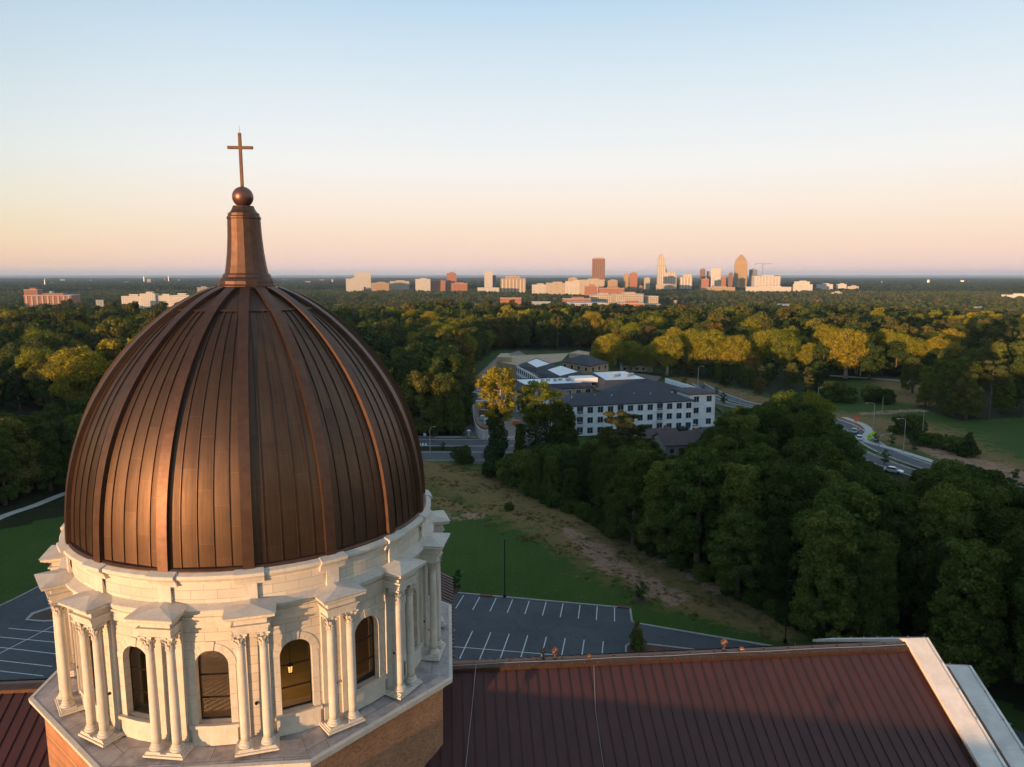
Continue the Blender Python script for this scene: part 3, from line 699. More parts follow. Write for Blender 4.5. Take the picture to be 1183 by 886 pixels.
# --- drum wall with arched openings
RW, WT = 9.2, .42
WH, ZS, ZC = .72, 30.10, 32.88       # half width, sill, springing
ZB, ZT = 29.05, 34.75
def drum():
    mb = MB(); uv = []
    half = math.pi / NB
    S_ = RW * half
    def vtx(r, s, z):
        a = s / RW; mb.v.append(pol(r, a0 + a, z)); uv.append((s + a0 * RW + .575, z)); return len(mb.v) - 1
    na = 12
    arch = [(WH * math.cos(t), ZC + WH * math.sin(t)) for t in np.linspace(0, math.pi, na + 1)]
    for a0 in WINA:
        for side, r in ((1, RW), (-1, RW - WT)):
            def quad(s0, z0, s1, z1, n=3):
                ids = []
                for i in range(n + 1):
                    s = s0 + (s1 - s0) * i / n; ids.append((vtx(r, s, z0), vtx(r, s, z1)))
                for i in range(n):
                    f = (ids[i][0], ids[i + 1][0], ids[i + 1][1], ids[i][1]); mb.f.append(f if side > 0 else f[::-1]); mb.m.append(0)
            quad(-S_, ZB, -WH, ZT); quad(WH, ZB, S_, ZT); quad(-WH, ZB, WH, ZS, 4)
            for (s0, z0), (s1, z1) in zip(arch[:-1], arch[1:]):
                ids = [vtx(r, s0, z0), vtx(r, s0, ZT), vtx(r, s1, ZT), vtx(r, s1, z1)]
                mb.f.append(tuple(ids) if side > 0 else tuple(ids[::-1])); mb.m.append(0)
        # reveal
        loop = [(WH, ZS)] + arch + [(-WH, ZS)]
        loop2 = loop + [loop[0]]
        for (s0, z0), (s1, z1) in zip(loop2[:-1], loop2[1:]):
            ids = [vtx(RW, s0, z0), vtx(RW, s1, z1), vtx(RW - WT, s1, z1), vtx(RW - WT, s0, z0)]; mb.f.append(tuple(ids)); mb.m.append(0)
    return mb.build('drum_wall', MT['stone'], cath, uv=uv)
drum()
def on_wall(r, a, s, z): return pol(r, a + s / RW, z)
for wi, a in enumerate(WINA):
    # raised surround: jambs and radiating arch stones
    mb = MB()
    def piece(poly, r0=9.19, r1=9.222):
        n = len(poly); vs_ = [on_wall(r1, a, s, z) for s, z in poly] + [on_wall(r0, a, s, z) for s, z in poly]
        fs = [tuple(range(n))] + [(i, n + i, n + (i + 1) % n, (i + 1) % n) for i in range(n)]
        mb.add(vs_, fs)
    zc = [ZS - .1, 30.78, 31.48, 32.18, ZC]
    for z0, z1 in zip(zc[:-1], zc[1:]):
        for sg in (-1, 1):
            p = [(sg * WH, z0 + .006), (sg * (WH + .30), z0 + .006), (sg * (WH + .30), z1 - .006), (sg * WH, z1 - .006)]
            piece(p if sg > 0 else p[::-1])
    nv = 9
    for k in range(nv):
        t0, t1 = math.pi * k / nv + .008, math.pi * (k + 1) / nv - .008; ro = WH + (.42 if k == nv // 2 else .34)
        tt = np.linspace(t0, t1, 4)
        piece([(ro * math.cos(t), ZC + ro * math.sin(t)) for t in tt] + [(WH * math.cos(t), ZC + WH * math.sin(t)) for t in tt[::-1]], 9.19, 9.226 if k != nv // 2 else 9.26)
    mb.build('window_surround', MT['stone_plain'], cath)
    mb = MB()
    s = WH + .34
    for z0, z1, r1, ww in ((29.95, 30.10, 9.42, s), (29.10, 29.95, 9.33, s - .08)):
        mb.add([on_wall(r, a, ss, z) for r, z in ((9.15, z0), (r1, z0), (r1, z1), (9.15, z1)) for ss in (-ww, 0, ww)],
               [(3, 4, 7, 6), (4, 5, 8, 7), (6, 7, 10, 9), (7, 8, 11, 10), (0, 3, 6, 9), (5, 2, 11, 8), (0, 1, 4, 3), (1, 2, 5, 4)])
    mb.build('window_sill', MT['stone_plain'], cath)
    # the window: metal frame with its pane behind the reveal
    w = MB(); rf = RW - .36
    def bar(s0, z0, s1, z1, th=.035):
        w.tube([on_wall(rf, a, s0, z0), on_wall(rf, a, s1, z1)], th, 4)
    arc_ = [(WH * math.cos(t), ZC + WH * math.sin(t)) for t in np.linspace(0, math.pi, 15)]
    w.tube([on_wall(rf, a, s, z) for s, z in [(WH, ZS + .03)] + arc_ + [(-WH, ZS + .03)]], .045, 4)
    bar(-WH, ZS + .04, WH, ZS + .04, .05); bar(-WH, 31.15, WH, 31.15); bar(-WH, 32.25, WH, 32.25)
    fo = w.build('window', MT['iron'], cath)
    mb = MB(); pts = [(WH, ZS)] + arc_ + [(-WH, ZS)]
    mb.add([on_wall(rf - .02, a, s, z) for s, z in pts], [tuple(range(len(pts)))]); mb.build('pane', MT['glass'], fo)
# inside of the drum
MB().lathe([(8.6, 29.2), (8.6, 34.4), (8.3, 34.6), (8.3, 36.2), (.2, 36.2)][::-1], 64).build('inner_ceiling', MT['plaster'], cath) if False else None
mb = MB(); mb.lathe([(8.76, 35.9), (8.2, 36.4), (6.2, 38.0), (3.0, 39.2), (.3, 39.5)], 48); mb.build('inner_vault', MT['plaster'], cath)
mb = MB()
for k in range(16):
    a = WINA[k] + R(11.25); M = Matrix.Rotation(a, 4, 'Z'); mb.box((8.55, 0, 32.4), (.3, 1.1, 6.6), M=M)
mb.build('inner_pier', MT['plaster'], cath)
mb = MB(); mb.lathe([(8.77, 33.9), (8.2, 33.9), (8.2, 34.5), (8.77, 34.5)], 64); mb.build('inner_cornice', plain('gilded_plaster', (.5, .34, .08), .5), cath)
mb = MB(); mb.lathe([(8.76, 29.1), (7.2, 29.1), (7.2, 28.0), (.2, 28.0)], 64); mb.build('inner_gallery', MT['plaster'], cath)
# --- octagonal ledge and brick base
OC = [R(22.5 + 45 * k) for k in range(8)]
def octring(prof, name, m, par):
    """prof is (radius to the corners, z); UV is metres along the side and outward"""
    mb = MB(); uv = []
    for k in range(8):
        a, b = OC[k], OC[(k + 1) % 8]; n = 8
        for i in range(n + 1):
            t = i / n
            for r, z in prof:
                p = Vector(pol(r, a, z)).lerp(Vector(pol(r, b, z)), t); mb.v.append(tuple(p)); uv.append((k * 9.0 + t * 9.0, r * 1.0 + z * .3 + k * .37))
        o = k * (n + 1) * len(prof); q = len(prof)
        for i in range(n):
            for j in range(q - 1): mb.f.append((o + i * q + j, o + (i + 1) * q + j, o + (i + 1) * q + j + 1, o + i * q + j + 1)); mb.m.append(0)
    return mb.build(name, m, par, uv=uv)
led = octring([(11.30, 28.93), (9.0, 29.13)], 'ledge', MT['ledge'], cath)
octring([(10.85, 28.28), (11.0, 28.30), (11.03, 28.45), (11.22, 28.52), (11.22, 28.62), (11.47, 28.70), (11.50, 28.92), (11.29, 28.945)], 'ledge_moulding', MT['stone_plain'], cath)
octring([(10.9, 0.0), (10.9, 28.3)], 'octagon_wall', MT['brick'], cath)
# --- roofs of the four arms
RZ, SL, HW = 27.2, .525, 10.8
def arm(L0, L1, ang, name_lab=None, ridge=True, seamspan=None):
    """a gabled arm from L0 to L1 along local +x turned by ang"""
    M = Matrix.Rotation(ang, 4, 'Z')
    mb = MB(); ez = RZ - SL * HW
    for s in (-1, 1):
        v = [(L0, 0, RZ), (L1, 0, RZ), (L1, s * HW, ez), (L0, s * HW, ez), (L0, 0, RZ - .25), (L1, 0, RZ - .25), (L1, s * HW, ez - .25), (L0, s * HW, ez - .25)]
        f = [(0, 3, 2, 1), (4, 5, 6, 7), (3, 7, 6, 2), (1, 2, 6, 5)]
        if s < 0: pass
        else: f = [t[::-1] for t in f]
        mb.add([M @ Vector(p) for p in v], f)
    o = mb.build('roof', MT['roof'], cath)
    sm = MB(); n = int((L1 - L0) / .62); cs = math.sqrt(1 + SL * SL)
    for i in range(n + 1):
        x = L0 + .1 + i * .62
        if x > L1 - .05: break
        for s in (-1, 1):
            a_ = Vector((x, s * .40, RZ - SL * .40)); b_ = Vector((x, s * HW, ez)); nrm = Vector((0, s * SL, 1)).normalized(); w = Vector((.019, 0, 0))
            q = [a_ - w, a_ + w, b_ + w, b_ - w]
            sm.add([M @ p for p in q] + [M @ (p + nrm * .058) for p in q], [(4, 5, 6, 7), (0, 1, 5, 4), (1, 2, 6, 5), (2, 3, 7, 6), (3, 0, 4, 7)])
    s_ = sm.build('roof_seam', MT['roof_seam'], o); s_['kind'] = 'stuff'
    rc = MB()
    prof = [(-.46, RZ - .215), (-.46, RZ - .02), (-.40, RZ + .03), (0, RZ + .10), (.40, RZ + .03), (.46, RZ - .02), (.46, RZ - .215)]
    vs_ = [M @ Vector((x, y, z)) for x in (L0, L1) for y, z in prof]; k = len(prof)
    rc.add(vs_, [(i, i + 1, k + i + 1, k + i) for i in range(k - 1)] + [tuple(range(k))[::-1], tuple(range(k, 2 * k))])
    rc.build('ridge_cap', MT['copper'], o)
    w = MB()
    for s in (-1, 1):
        w.box(((L0 + L1) / 2, s * (HW - .6), (ez - .3) / 2), (L1 - L0 - .1, .5, ez - .32), M=M)
    w.build('side_wall', MT['brick'], cath)
    return o
MT['copper_ridge'] = MT['copper']
ARM1 = 38.7
r1 = arm(8.0, ARM1, 0); arm(8.0, 34, R(180)); arm(8.0, 62, R(-90)); arm(8.0, 26, R(90))
def gable_end(x0, x1, rz, hw, up, m, lip=.0):
    """a gable wall carried above the roof and closed by wide sloping coping stones"""
    zt = rz + up; ze = zt - SL * hw
    mb = MB()
    mb.add([(x0 + .12, -hw, 0), (x0 + .12, hw, 0), (x0 + .12, hw, ze - .22), (x0 + .12, 0, zt - .22), (x0 + .12, -hw, ze - .22),
            (x1 - .12, -hw, 0), (x1 - .12, hw, 0), (x1 - .12, hw, ze - .22), (x1 - .12, 0, zt - .22), (x1 - .12, -hw, ze - .22)],
           [(4, 3, 2, 1, 0), (5, 6, 7, 8, 9), (0, 1, 6, 5), (1, 2, 7, 6), (4, 0, 5, 9)])
    g = mb.build('gable_wall', MT['brick'], cath)
    for s in (-1, 1):
        n = 4; mb = MB()
        for k in range(n):
            y0, y1 = s * (hw + .25) * k / n, s * (hw + .25) * (k + 1) / n
            y0 += s * .006; y1 -= s * .006
            z0, z1 = zt - SL * abs(y0), zt - SL * abs(y1)
            v = [(x0, y0, z0), (x1, y0, z0), (x1, y1, z1), (x0, y1, z1), (x0, y0, z0 - .22), (x1, y0, z0 - .22), (x1, y1, z1 - .22), (x0, y1, z1 - .22)]
            mb.add(v, [(0, 1, 2, 3), (7, 6, 5, 4), (0, 4, 5, 1), (1, 5, 6, 2), (2, 6, 7, 3), (3, 7, 4, 0)])
        mb.build('coping', m, g)
    # thin raised strip and small studs along the outer edge of the coping
    mb = MB()
    for s in (-1, 1): mb.tube([(x1 - .22, 0, zt + .02), (x1 - .22, s * hw, zt - SL * hw + .02)], .03, 5)
    for s in (-1, 1):
        for k in range(1, 7): mb.box((x1 - .22, s * k * 1.6, zt - SL * k * 1.6 + .06), (.06, .06, .12))
    mb.build('coping_conductor', MT['galv'], g)
    return g
gable_end(ARM1, ARM1 + 1.5, RZ, HW, .42, MT['coping'])
gable_end(41.75, 43.25, 25.35, 9.2, .25, MT['coping'])
mb = MB()
ez = 25.1 - SL * 9.0
mb.add([(ARM1 + 1.3, 0, 25.1), (41.8, 0, 25.1), (41.8, -9, ez), (ARM1 + 1.3, -9, ez), (41.8, 9, ez), (ARM1 + 1.3, 9, ez)], [(3, 2, 1, 0), (0, 1, 4, 5)])
mb.build('porch_roof', MT['roof'], cath)
# snow guards and studs along the ridge, conductor cables down the slope
mb = MB()
for k in range(34):
    x = 13.0 + k * .78
    mb.box((x, -.43, RZ + .04), (.05, .03, .10)); 
    if k % 2: mb.box((x + .3, .18, RZ + .10), (.10, .10, .06))
g_ = mb.build('ridge_stud', MT['copper_bright'], r1); g_['kind'] = 'stuff'
mb = MB(); mb.tube([(x, -.2 + .03 * math.sin(x), RZ + .12) for x in np.linspace(9.5, ARM1, 60)], .016, 4)
def sl(x, y, up=.09): return (x, y, RZ - SL * abs(y) + up)
mb.tube([sl(19.0, -.4), sl(18.6, -3), sl(18.5, -6), sl(18.4, -10.5)], .014, 4)
mb.tube([(12.0, -.3, RZ + .12), sl(11.7, -2.4, .12), sl(11.3, -5, .1), sl(10.6, -10.4, .1)], .014, 4)
mb.build('lightning_cable', MT['galv'], r1)

CW = Matrix.Translation((-14.1, 39.55, 0)) @ Matrix.Rotation(R(5), 4, 'Z')
def lw(p): return CW @ Vector(p)
# lantern lamp hanging inside behind a window
def hanging_lantern():
    p = lw((7.5 * math.cos(R(-67.5)), 7.5 * math.sin(R(-67.5)), 31.3))
    t = empty('hanging_lantern', p, 0, 'small glowing lantern hanging inside an arched window of the dome drum', 'lantern')
    mb = MB(); mb.tube([(0, 0, .35), (0, 0, 4.9)], .012, 5); mb.build('chain', MT['iron'], t)
    mb = MB(); mb.lathe([(.001, .36), (.14, .2), (.15, .17), (.05, .17)], 8); mb.lathe([(.10, -.17), (.12, -.2), (.001, -.26)], 8)
    for k in range(4):
        a = k * math.pi / 2 + .4; mb.tube([(.11 * math.cos(a), .11 * math.sin(a), -.18), (.14 * math.cos(a), .14 * math.sin(a), .18)], .012, 4)
    mb.build('lantern_cage', MT['iron'], t)
    m, nt, b = mat('lit_lantern_glass'); b.inputs['Emission Color'].default_value = (1, .55, .16, 1); b.inputs['Emission Strength'].default_value = .9; b.inputs['Base Color'].default_value = (.8, .6, .3, 1)
    mb = MB(); mb.lathe([(.08, -.17), (.11, .16)], 8); mb.build('lit_glass', m, t)
    l = bpy.data.lights.new('lantern_glow', 'POINT'); l.energy = 80; l.color = (1, .66, .28); l.shadow_soft_size = .3
    lo = bpy.data.objects.new('lantern_glow', l); col.objects.link(lo); lo.parent = t; lo.location = (-1.2, 1.6, .4)
hanging_lantern()

# floodlights on the ridges
def floodlight(p, rz, label, tilt=.5, m='copper_bright', s=1.0, grp='floodlights mounted on the church roof'):
    t = empty('floodlight', p, rz, label, 'floodlight', grp); t.scale = (s * .8, s * .8, s * .8)
    mb = MB(); mb.box((0, 0, .03), (.22, .22, .06)); mb.tube([(0, 0, .05), (0, 0, .34)], .03, 6); mb.tube([(-.17, 0, .5), (-.17, 0, .34), (.17, 0, .34), (.17, 0, .5)], .022, 5)
    mb.build('bracket', MT[m], t)
    mb = MB(); mb.lathe([(.09, -.2), (.15, -.14), (.17, .12), (.2, .14), (.2, .17), (.17, .17)], 14)
    mb.box((0, .13, -.06), (.16, .10, .2))
    o = mb.build('lamp_head', MT[m], t); o.location = (0, 0, .52); o.rotation_euler = (R(90) - tilt, 0, 0)
    mb = MB(); mb.lathe([(.165, .155), (.001, .158)], 14); o2 = mb.build('lens', MT['dark_glass'], o)
    return t
floodlight(lw((16.05, .25, RZ + .05)), R(100), 'black floodlight on the ridge, nearest the dome', .4, 'black', 1.1)
floodlight(lw((16.75, .2, RZ + .05)), R(120), 'copper floodlight on the ridge just beside the black one', .6, 'copper_bright', 1.15)
floodlight(lw((18.75, -.25, RZ + .0)), R(100), 'low copper floodlight on the ridge where the roof cable starts', .2, 'copper_bright', .8)
floodlight(lw((27.2, .25, RZ + .05)), R(100), 'tall copper floodlight on the ridge over the drive', .5, 'copper_bright', 1.25)
floodlight(lw((28.1, -.3, RZ + .0)), R(80), 'low copper floodlight beside the tall one farther along the ridge', .2, 'copper_bright', .9)
floodlight(lw((17.55, -9.2, RZ - SL * 9.2 + .05)), R(60), 'silver floodlight low on the dark shaded roof slope', .5, 'galv', .9)
# the same fittings on the ridge of the nave, below the viewpoint
for k, y in enumerate((-17.5, -39)):
    floodlight(lw((.1, y, RZ + .1)), R(180), 'copper floodlight on the nave ridge', .5, 'copper_bright', 1.3)
for x, l in ((22.8, 'thin lightning rod on the ridge between the two floodlight pairs'), (31.5, 'thin lightning rod on the ridge near its stone gable')):
    o = MB().tube([(0, 0, 0), (0, 0, .55)], [.02, .006], 5).build('lightning_rod', MT['copper_bright']); o.location = lw((x, -.2, RZ + .1)); tag(o, l, 'lightning rod')
o = MB().tube([(0, 0, 0), (0, 0, .6)], [.02, .006], 5).build('lightning_rod', MT['copper']); o.location = lw((11.9, -.1, RZ + .1)); tag(o, 'dark lightning rod on the ridge close to the dome ledge', 'lightning rod')

# ================================================================ lamps, signs, small site things
def lamp_post(xy, h, label, arm=2.2, rz=0., m='galv', grp='street lamps along the roads', double=False):
    z = float(terr(xy[0], xy[1])); t = empty('street_lamp', (xy[0], xy[1], z), rz, label, 'street lamp', grp)
    mb = MB(); mb.tube([(0, 0, 0), (0, 0, .3)], [.2, .2], 8); mb.tube([(0, 0, 0), (0, 0, h * .93)], [.13, .08], 8); mb.build('pole', MT[m], t)
    mb = MB(); mb.tube([(0, 0, h * .92), (arm * .15, 0, h * .975), (arm * .5, 0, h), (arm, 0, h)], [.07, .06, .05, .05], 6); mb.build('arm', MT[m], t)
    mb = MB(); mb.box((arm + .25, 0, h - .02), (.75, .3, .14)); mb.build('lamp_head', MT[m], t, bevel=.04)
    return t
def dark_lamp(xy, h, label):
    t = empty('car_park_lamp', (xy[0], xy[1], 0), .3, label, 'lamp post', 'dark lamp posts round the car park')
    mb = MB(); mb.tube([(0, 0, 0), (0, 0, .6)], .25, 8); mb.tube([(0, 0, .5), (0, 0, h)], [.09, .07], 8); mb.build('pole', MT['black'], t)
    mb = MB(); mb.box((.25, 0, h), (.6, .35, .12)); mb.build('lamp_head', MT['black'], t, bevel=.03)
def hfrom(px, base, top):
    """height of a post whose foot is seen at base and whose top at top"""
    g = gp(px, base); return zat(top, g.y) - 0.0
for px, b, tp, l in ((583, 690, 623, 'black lamp post at the edge of the lawn behind the marked bays'), (907, 743, 671, 'black lamp post standing in shade beside the drive'),
                     (524, 508, 507, None)):
    if l: dark_lamp(tuple(gp(px, b))[:2], hfrom(px, b, tp), l)
for px, b, tp, rz, arm, l in ((497, 529, 494, 0.9, 1.6, 'pale street lamp on the median next to the dome'),
                         (805.5, 463, 423, 0.2, 1.6, 'tall pale pole behind the far end of the white apartment block'),
                         (855, 470, 455, 0, 1.6, 'street lamp on the median above the curve of black edging'),
                         (944, 476, 448, .4, .9, 'street lamp rising behind the bushy trees near the lane'),
                         (1008.5, 497, 465, R(200), 3.2, 'street lamp standing inside the bend of the footpath'),
                         (1043.5, 522, 483, R(200), 2.6, 'street lamp between footpath and grassy bank'),
                         (1014, 537, 502, R(25), 4.0, 'street lamp on the median with its arm over the far carriageway')):
    lamp_post(tuple(gp(px, b))[:2], hfrom(px, b, tp), l, arm, rz)
def utility_pole(px, b, tp, l, arm=True):
    g = gp(px, b); h = hfrom(px, b, tp); t = empty('utility_pole', g, R(20), l, 'utility pole', 'wooden poles in the meadow')
    MB().tube([(0, 0, 0), (0, 0, h)], [.17, .11], 7).build('pole', MT['palebark'], t)
    if arm:
        MB().box((0, 0, h - .7), (2.2, .12, .14)).build('crossarm', MT['palebark'], t)
        mb = MB(); [mb.lathe([(.05, h - .62), (.07, h - .55), (.03, h - .45)], 8, c=(x, 0)) for x in (-.95, -.4, .4, .95)]; o = mb.build('insulators', MT['galv'], t); o['kind'] = 'stuff'
utility_pole(1019, 478, 458, 'short bare wooden pole in the meadow', False)
utility_pole(1065, 508, 473, 'wooden utility pole with crossarm beside the yellow pipes')
utility_pole(993.5, 437, 413, 'wooden pole by the lane under the golden trees', False)
# road signs
def sign(px, b, top, shape, c, label, size=.9, mark=None):
    g = gp(px, b); h = hfrom(px, b, top); t = empty('road_sign', g, R(-20), label, 'road sign', None)
    MB().tube([(0, .05, 0), (0, .05, h)], .035, 6).build('sign_post', MT['galv'], t)
    m = plain('sign_' + shape, c, .5, var=.02)
    mb = MB()
    if shape == 'diamond': q = [(0, -size / 1.3), (size / 1.3, 0), (0, size / 1.3), (-size / 1.3, 0)]
    elif shape == 'yield': q = [(0, -size * .55), (size * .6, size * .45), (-size * .6, size * .45)]
    else: q = [(-size / 2, -size / 2), (size / 2, -size / 2), (size / 2, size / 2), (-size / 2, size / 2)]
    n = len(q); zc = h - size * .6
    vs_ = [(x, 0, zc + z) for x, z in q] + [(x, .02, zc + z) for x, z in q]
    mb.add(vs_, [tuple(range(n)), tuple(range(2 * n - 1, n - 1, -1))] + [(i, n + i, n + (i + 1) % n, (i + 1) % n) for i in range(n)])
    o = mb.build('sign_plate', m, t)
    if shape == 'yield':
        q2 = [(x * .55, z * .55 + .04) for x, z in q]; MB().add([(x, -.006, zc + z) for x, z in q2], [(0, 1, 2)]).build('sign_centre', MT['paint'], o)
    if mark == 'person':
        mb = MB()
        for c_, s_ in (((.0, -.008, zc + .22), (.12, .01, .12)), ((0, -.008, zc), (.16, .01, .28)), ((-.1, -.008, zc - .22), (.07, .01, .24)), ((.1, -.008, zc - .22), (.07, .01, .24))): mb.box(c_, s_)
        mb.build('walking_mark', MT['black'], o)
sign(989, 488, 481, 'diamond', (.85, .16, .04), 'orange diamond warning sign at the top of the footpath', 1.5)
sign(993.5, 501, 493, 'yield', (.75, .05, .05), 'red and white triangular sign facing the road', 1.3)
sign(1004.5, 512, 501.5, 'diamond', (.62, .85, .02), 'yellow-green diamond pedestrian sign beside the path and road', 1.35, 'person')
sign(1009, 503, 498, 'diamond', (.62, .85, .02), 'small yellow-green warning diamond behind the pedestrian sign', .9)
sign(490.8, 507, 500, 'square', (.6, .62, .62), 'small white sign on the pavement beside the dome', .9)
t = empty('pipe_barrier', gp(1071, 508), R(25), 'pair of bright yellow upright pipes beside the utility pole', 'barrier')
for x in (-.45, .45):
    MB().tube([(x, 0, 0), (x * 1.0, 0, 2.4), (x * 1.0 + .25, 0, 2.75)], .13, 8).build('yellow_pipe', plain('yellow_pipe_paint', (.75, .42, .02), .5), t)

# ================================================================ vehicles and site clutter
def car_master(paint):
    t = empty('parked_car', (0, 0, 0))
    mb = MB(); L, W = 4.5, 1.8
    prof = [(-2.25, .35), (-2.25, .8), (-2.1, .95), (-1.3, 1.0), (1.0, 1.0), (1.2, .97), (2.1, .82), (2.25, .65), (2.25, .35)]
    n = len(prof)
    mb.add([(x, -W / 2, z) for x, z in prof] + [(x, W / 2, z) for x, z in prof], [tuple(range(n)), tuple(range(2 * n - 1, n - 1, -1))] + [(i, n + i, n + (i + 1) % n, (i + 1) % n) for i in range(n)])
    mb.build('body', paint, t, bevel=.08)
    pr = [(-1.75, .98), (-1.2, 1.42), (.35, 1.45), (1.15, .98)]
    mb = MB(); mb.add([(x, -W / 2 + .1, z) if z < 1 else (x, -W / 2 + .25, z) for x, z in pr] + [(x, W / 2 - .1, z) if z < 1 else (x, W / 2 - .25, z) for x, z in pr],
           [(0, 1, 2, 3)[::-1], (4, 5, 6, 7), (0, 4, 5, 1), (1, 5, 6, 2), (2, 6, 7, 3)])
    mb.build('cabin_glass', MT['dark_glass'], t)
    mb = MB(); mb.box((-.42, 0, 1.46), (1.5, 1.28, .05)); mb.build('car_roof', paint, t, bevel=.02)
    for x in (-1.4, 1.4):
        for y in (-.82, .82):
            w = MB(); w.lathe([(.18, -.1), (.33, -.1), (.34, 0), (.33, .1), (.18, .1)], 16); o = w.build('wheel', MT['black'], t); o.location = (x, y, .34); o.rotation_euler = (R(90), 0, 0)
    return t
PAINTS = {k: plain(k + '_car_paint', c, .25, .2, var=.02) for k, c in (('white', (.75, .75, .75)), ('silver', (.4, .42, .45)), ('blue', (.08, .14, .3)), ('dark', (.03, .03, .035)), ('red', (.35, .03, .02)))}
CARS = {}
def car(px, py, paint, rz, label, van=False):
    g = gp(px, py)
    t = car_master(PAINTS[paint]) if paint not in CARS else copy_tree(CARS[paint])
    if paint not in CARS: register(t); CARS[paint] = t
    t.location = g; t.rotation_euler = (0, 0, R(rz)); t['label'] = label; t['category'] = 'car'; t['group'] = 'cars parked beyond the trees'
    return t
for args in ((993, 508, 'white', 60, 'white car waiting by the red triangular sign'), (987, 500, 'silver', 60, 'silver car behind the white one near the orange sign'),
             (1032, 546, 'white', -45, 'white car on the road at the foot of a street lamp'), (10, 486, 'white', 10, 'white car in the clearing, nearest the photo edge'), (22, 486, 'silver', 10, 'silver car in the clearing among the trees'),
             (36, 485, 'blue', 12, 'blue car in the clearing among the trees'), (50, 486, 'white', 10, 'white car in the clearing, closest to the dome'),
             (553, 455, 'silver', 80, 'silver car on the building site yard beyond the wall'), (568, 505, 'dark', 5, 'dark car by the yard entrance'),
             (760, 500, 'red', 20, 'red car in the court beside the apartments'), (772, 499, 'silver', 20, 'silver car in the court beside the apartments'), (788, 497, 'dark', 20, 'dark car in the court beside the apartments'), (803, 495, 'white', 20, 'white car in the court beside the apartments')):
    car(*args)
# retaining wall round the corner of the yard
RW_P = P((546.5, 464), (547, 485), (550, 500), (556, 507), (563.5, 507.5), (566, 499))
mb, c = ribbon(RW_P, .5, 3.0, n=6); k = len(mb.v); mb.v += [(a, b, 0) for a, b, _ in mb.v]
for i in range(0, k - 2, 2):
    mb.f += [(i, k + i, k + i + 2, i + 2), (i + 1, i + 3, k + i + 3, k + i + 1)]; mb.m += [0, 0]
t = empty('retaining_wall', (0, 0, 0), 0, 'curved concrete retaining wall with red rail round the building yard', 'wall')
mb.build('wall_face', MT['pale_concrete'], t)
mb, _ = ribbon(RW_P, .08, 3.9, n=6); k = len(mb.v); mb.v += [(a, b, 3.3) for a, b, _ in mb.v]
for i in range(0, k - 2, 2): mb.f += [(i, k + i, k + i + 2, i + 2), (i + 1, i + 3, k + i + 3, k + i + 1)]; mb.m += [0, 0]
mb.build('safety_rail', plain('red_safety_net', (.30, .05, .04), .8), t)
# stacks of building material
def stack(i, px, py, w, d, h, c, label, mtname):
    g = gp(px, py); t = empty('material_stack', g, rng.uniform(-.3, .5), label, 'building materials', 'wrapped stacks standing in the building yard')
    mb = MB()
    for s in (-1, 0, 1): mb.box((0, s * d * .4, .06), (w, .1, .12))
    mb.build('pallet', MT['palebark'], t)
    mb = MB(); n = max(1, int(h / .5))
    for k in range(n): mb.box((.03 * (k % 2), 0, .13 + h * (k + .5) / n), (w * (1 - .03 * (k % 2)), d, h / n - .02))
    mb.build('wrapped_load', plain(mtname, c, .5, var=.12), t, bevel=.05)
loads = {'white': (.62, .64, .66), 'pale blue': (.35, .45, .55), 'orange': (.55, .14, .04), 'grey': (.3, .3, .3), 'brown': (.24, .13, .07)}
k = 0
spots_ = [(549, 458, 'pale blue'), (556, 459, 'white'), (552, 464, 'grey'), (559, 463, 'white'), (554, 469, 'white'), (561, 468, 'pale blue'), (556, 475, 'grey'), (563, 474, 'brown'), (565, 479, 'orange'), (558, 480, 'brown'),
          (568, 477, 'orange'), (560, 485, 'white'), (566, 486, 'white'), (562, 491, 'white'), (569, 490, 'grey'), (556, 446, 'brown'), (563, 452, 'grey'), (600, 470, 'brown'), (606, 482, 'white'), (596, 490, 'orange')]
ords = ['closest to the far dumpster', 'second along the wall', 'low and near the wall', 'tall beside a low grey one', 'in the middle of the row', 'wide and pale', 'behind the brick pile', 'beside the orange pile', 'brightest orange of the row', 'low beside the wall bend',
        'small and far from the wall', 'near the wall bend', 'paired at the wall bend', 'nearest the road', 'nearest the road on the yard side', 'behind the yellow dumpster', 'alone in the open yard', 'beneath the tall golden tree', 'between the two golden trees', 'close to the road between the trees']
for (px, py, cn), w_ in zip(spots_, ords):
    stack(k, px, py, rng.uniform(1.6, 3.2), rng.uniform(1.2, 2.2), rng.uniform(1.0, 2.2), loads[cn], cn + ' wrapped stack ' + w_, cn.replace(' ', '_') + '_wrap'); k += 1
def dumpster(px, py, c, label, L=7., rz=0.):
    t = empty('dumpster', gp(px, py), rz, label, 'dumpster')
    m = plain('dumpster_paint', c, .5, var=.2); mb = MB(); mb.box((0, 0, 1.0), (L, 2.4, 1.7)); mb.build('bin', m, t)
    mb = MB()
    for k_ in range(int(L)): mb.box((-L / 2 + .5 + k_, -1.26, 1.0), (.12, .1, 1.7))
    mb.box((0, -1.27, 1.9), (L + .1, .14, .14)); mb.box((0, 1.27, 1.9), (L + .1, .14, .14)); mb.build('side_ribs', m, t)
    MB().box((0, 0, 1.868), (L - .3, 2.1, .03)).build('rubble_fill', MT['mulch'], t)
dumpster(544.5, 440, (.60, .33, .02), 'yellow dumpster at the far end of the yard', 8)
dumpster(541, 430, (.65, .38, .03), 'yellow skip behind the first dumpster', 7)
dumpster(536, 452, (.03, .06, .14), 'dark blue dumpster by the woods at the yard edge', 5)
t = empty('portable_toilet', gp(541.5, 505.5), .2, 'blue portable toilet with white roof at the foot of the retaining wall', 'portable toilet')
mb = MB(); mb.box((0, 0, 1.1), (1.15, 1.15, 2.1)); mb.build('cabin', plain('blue_plastic', (.05, .13, .28), .4), t, bevel=.04)
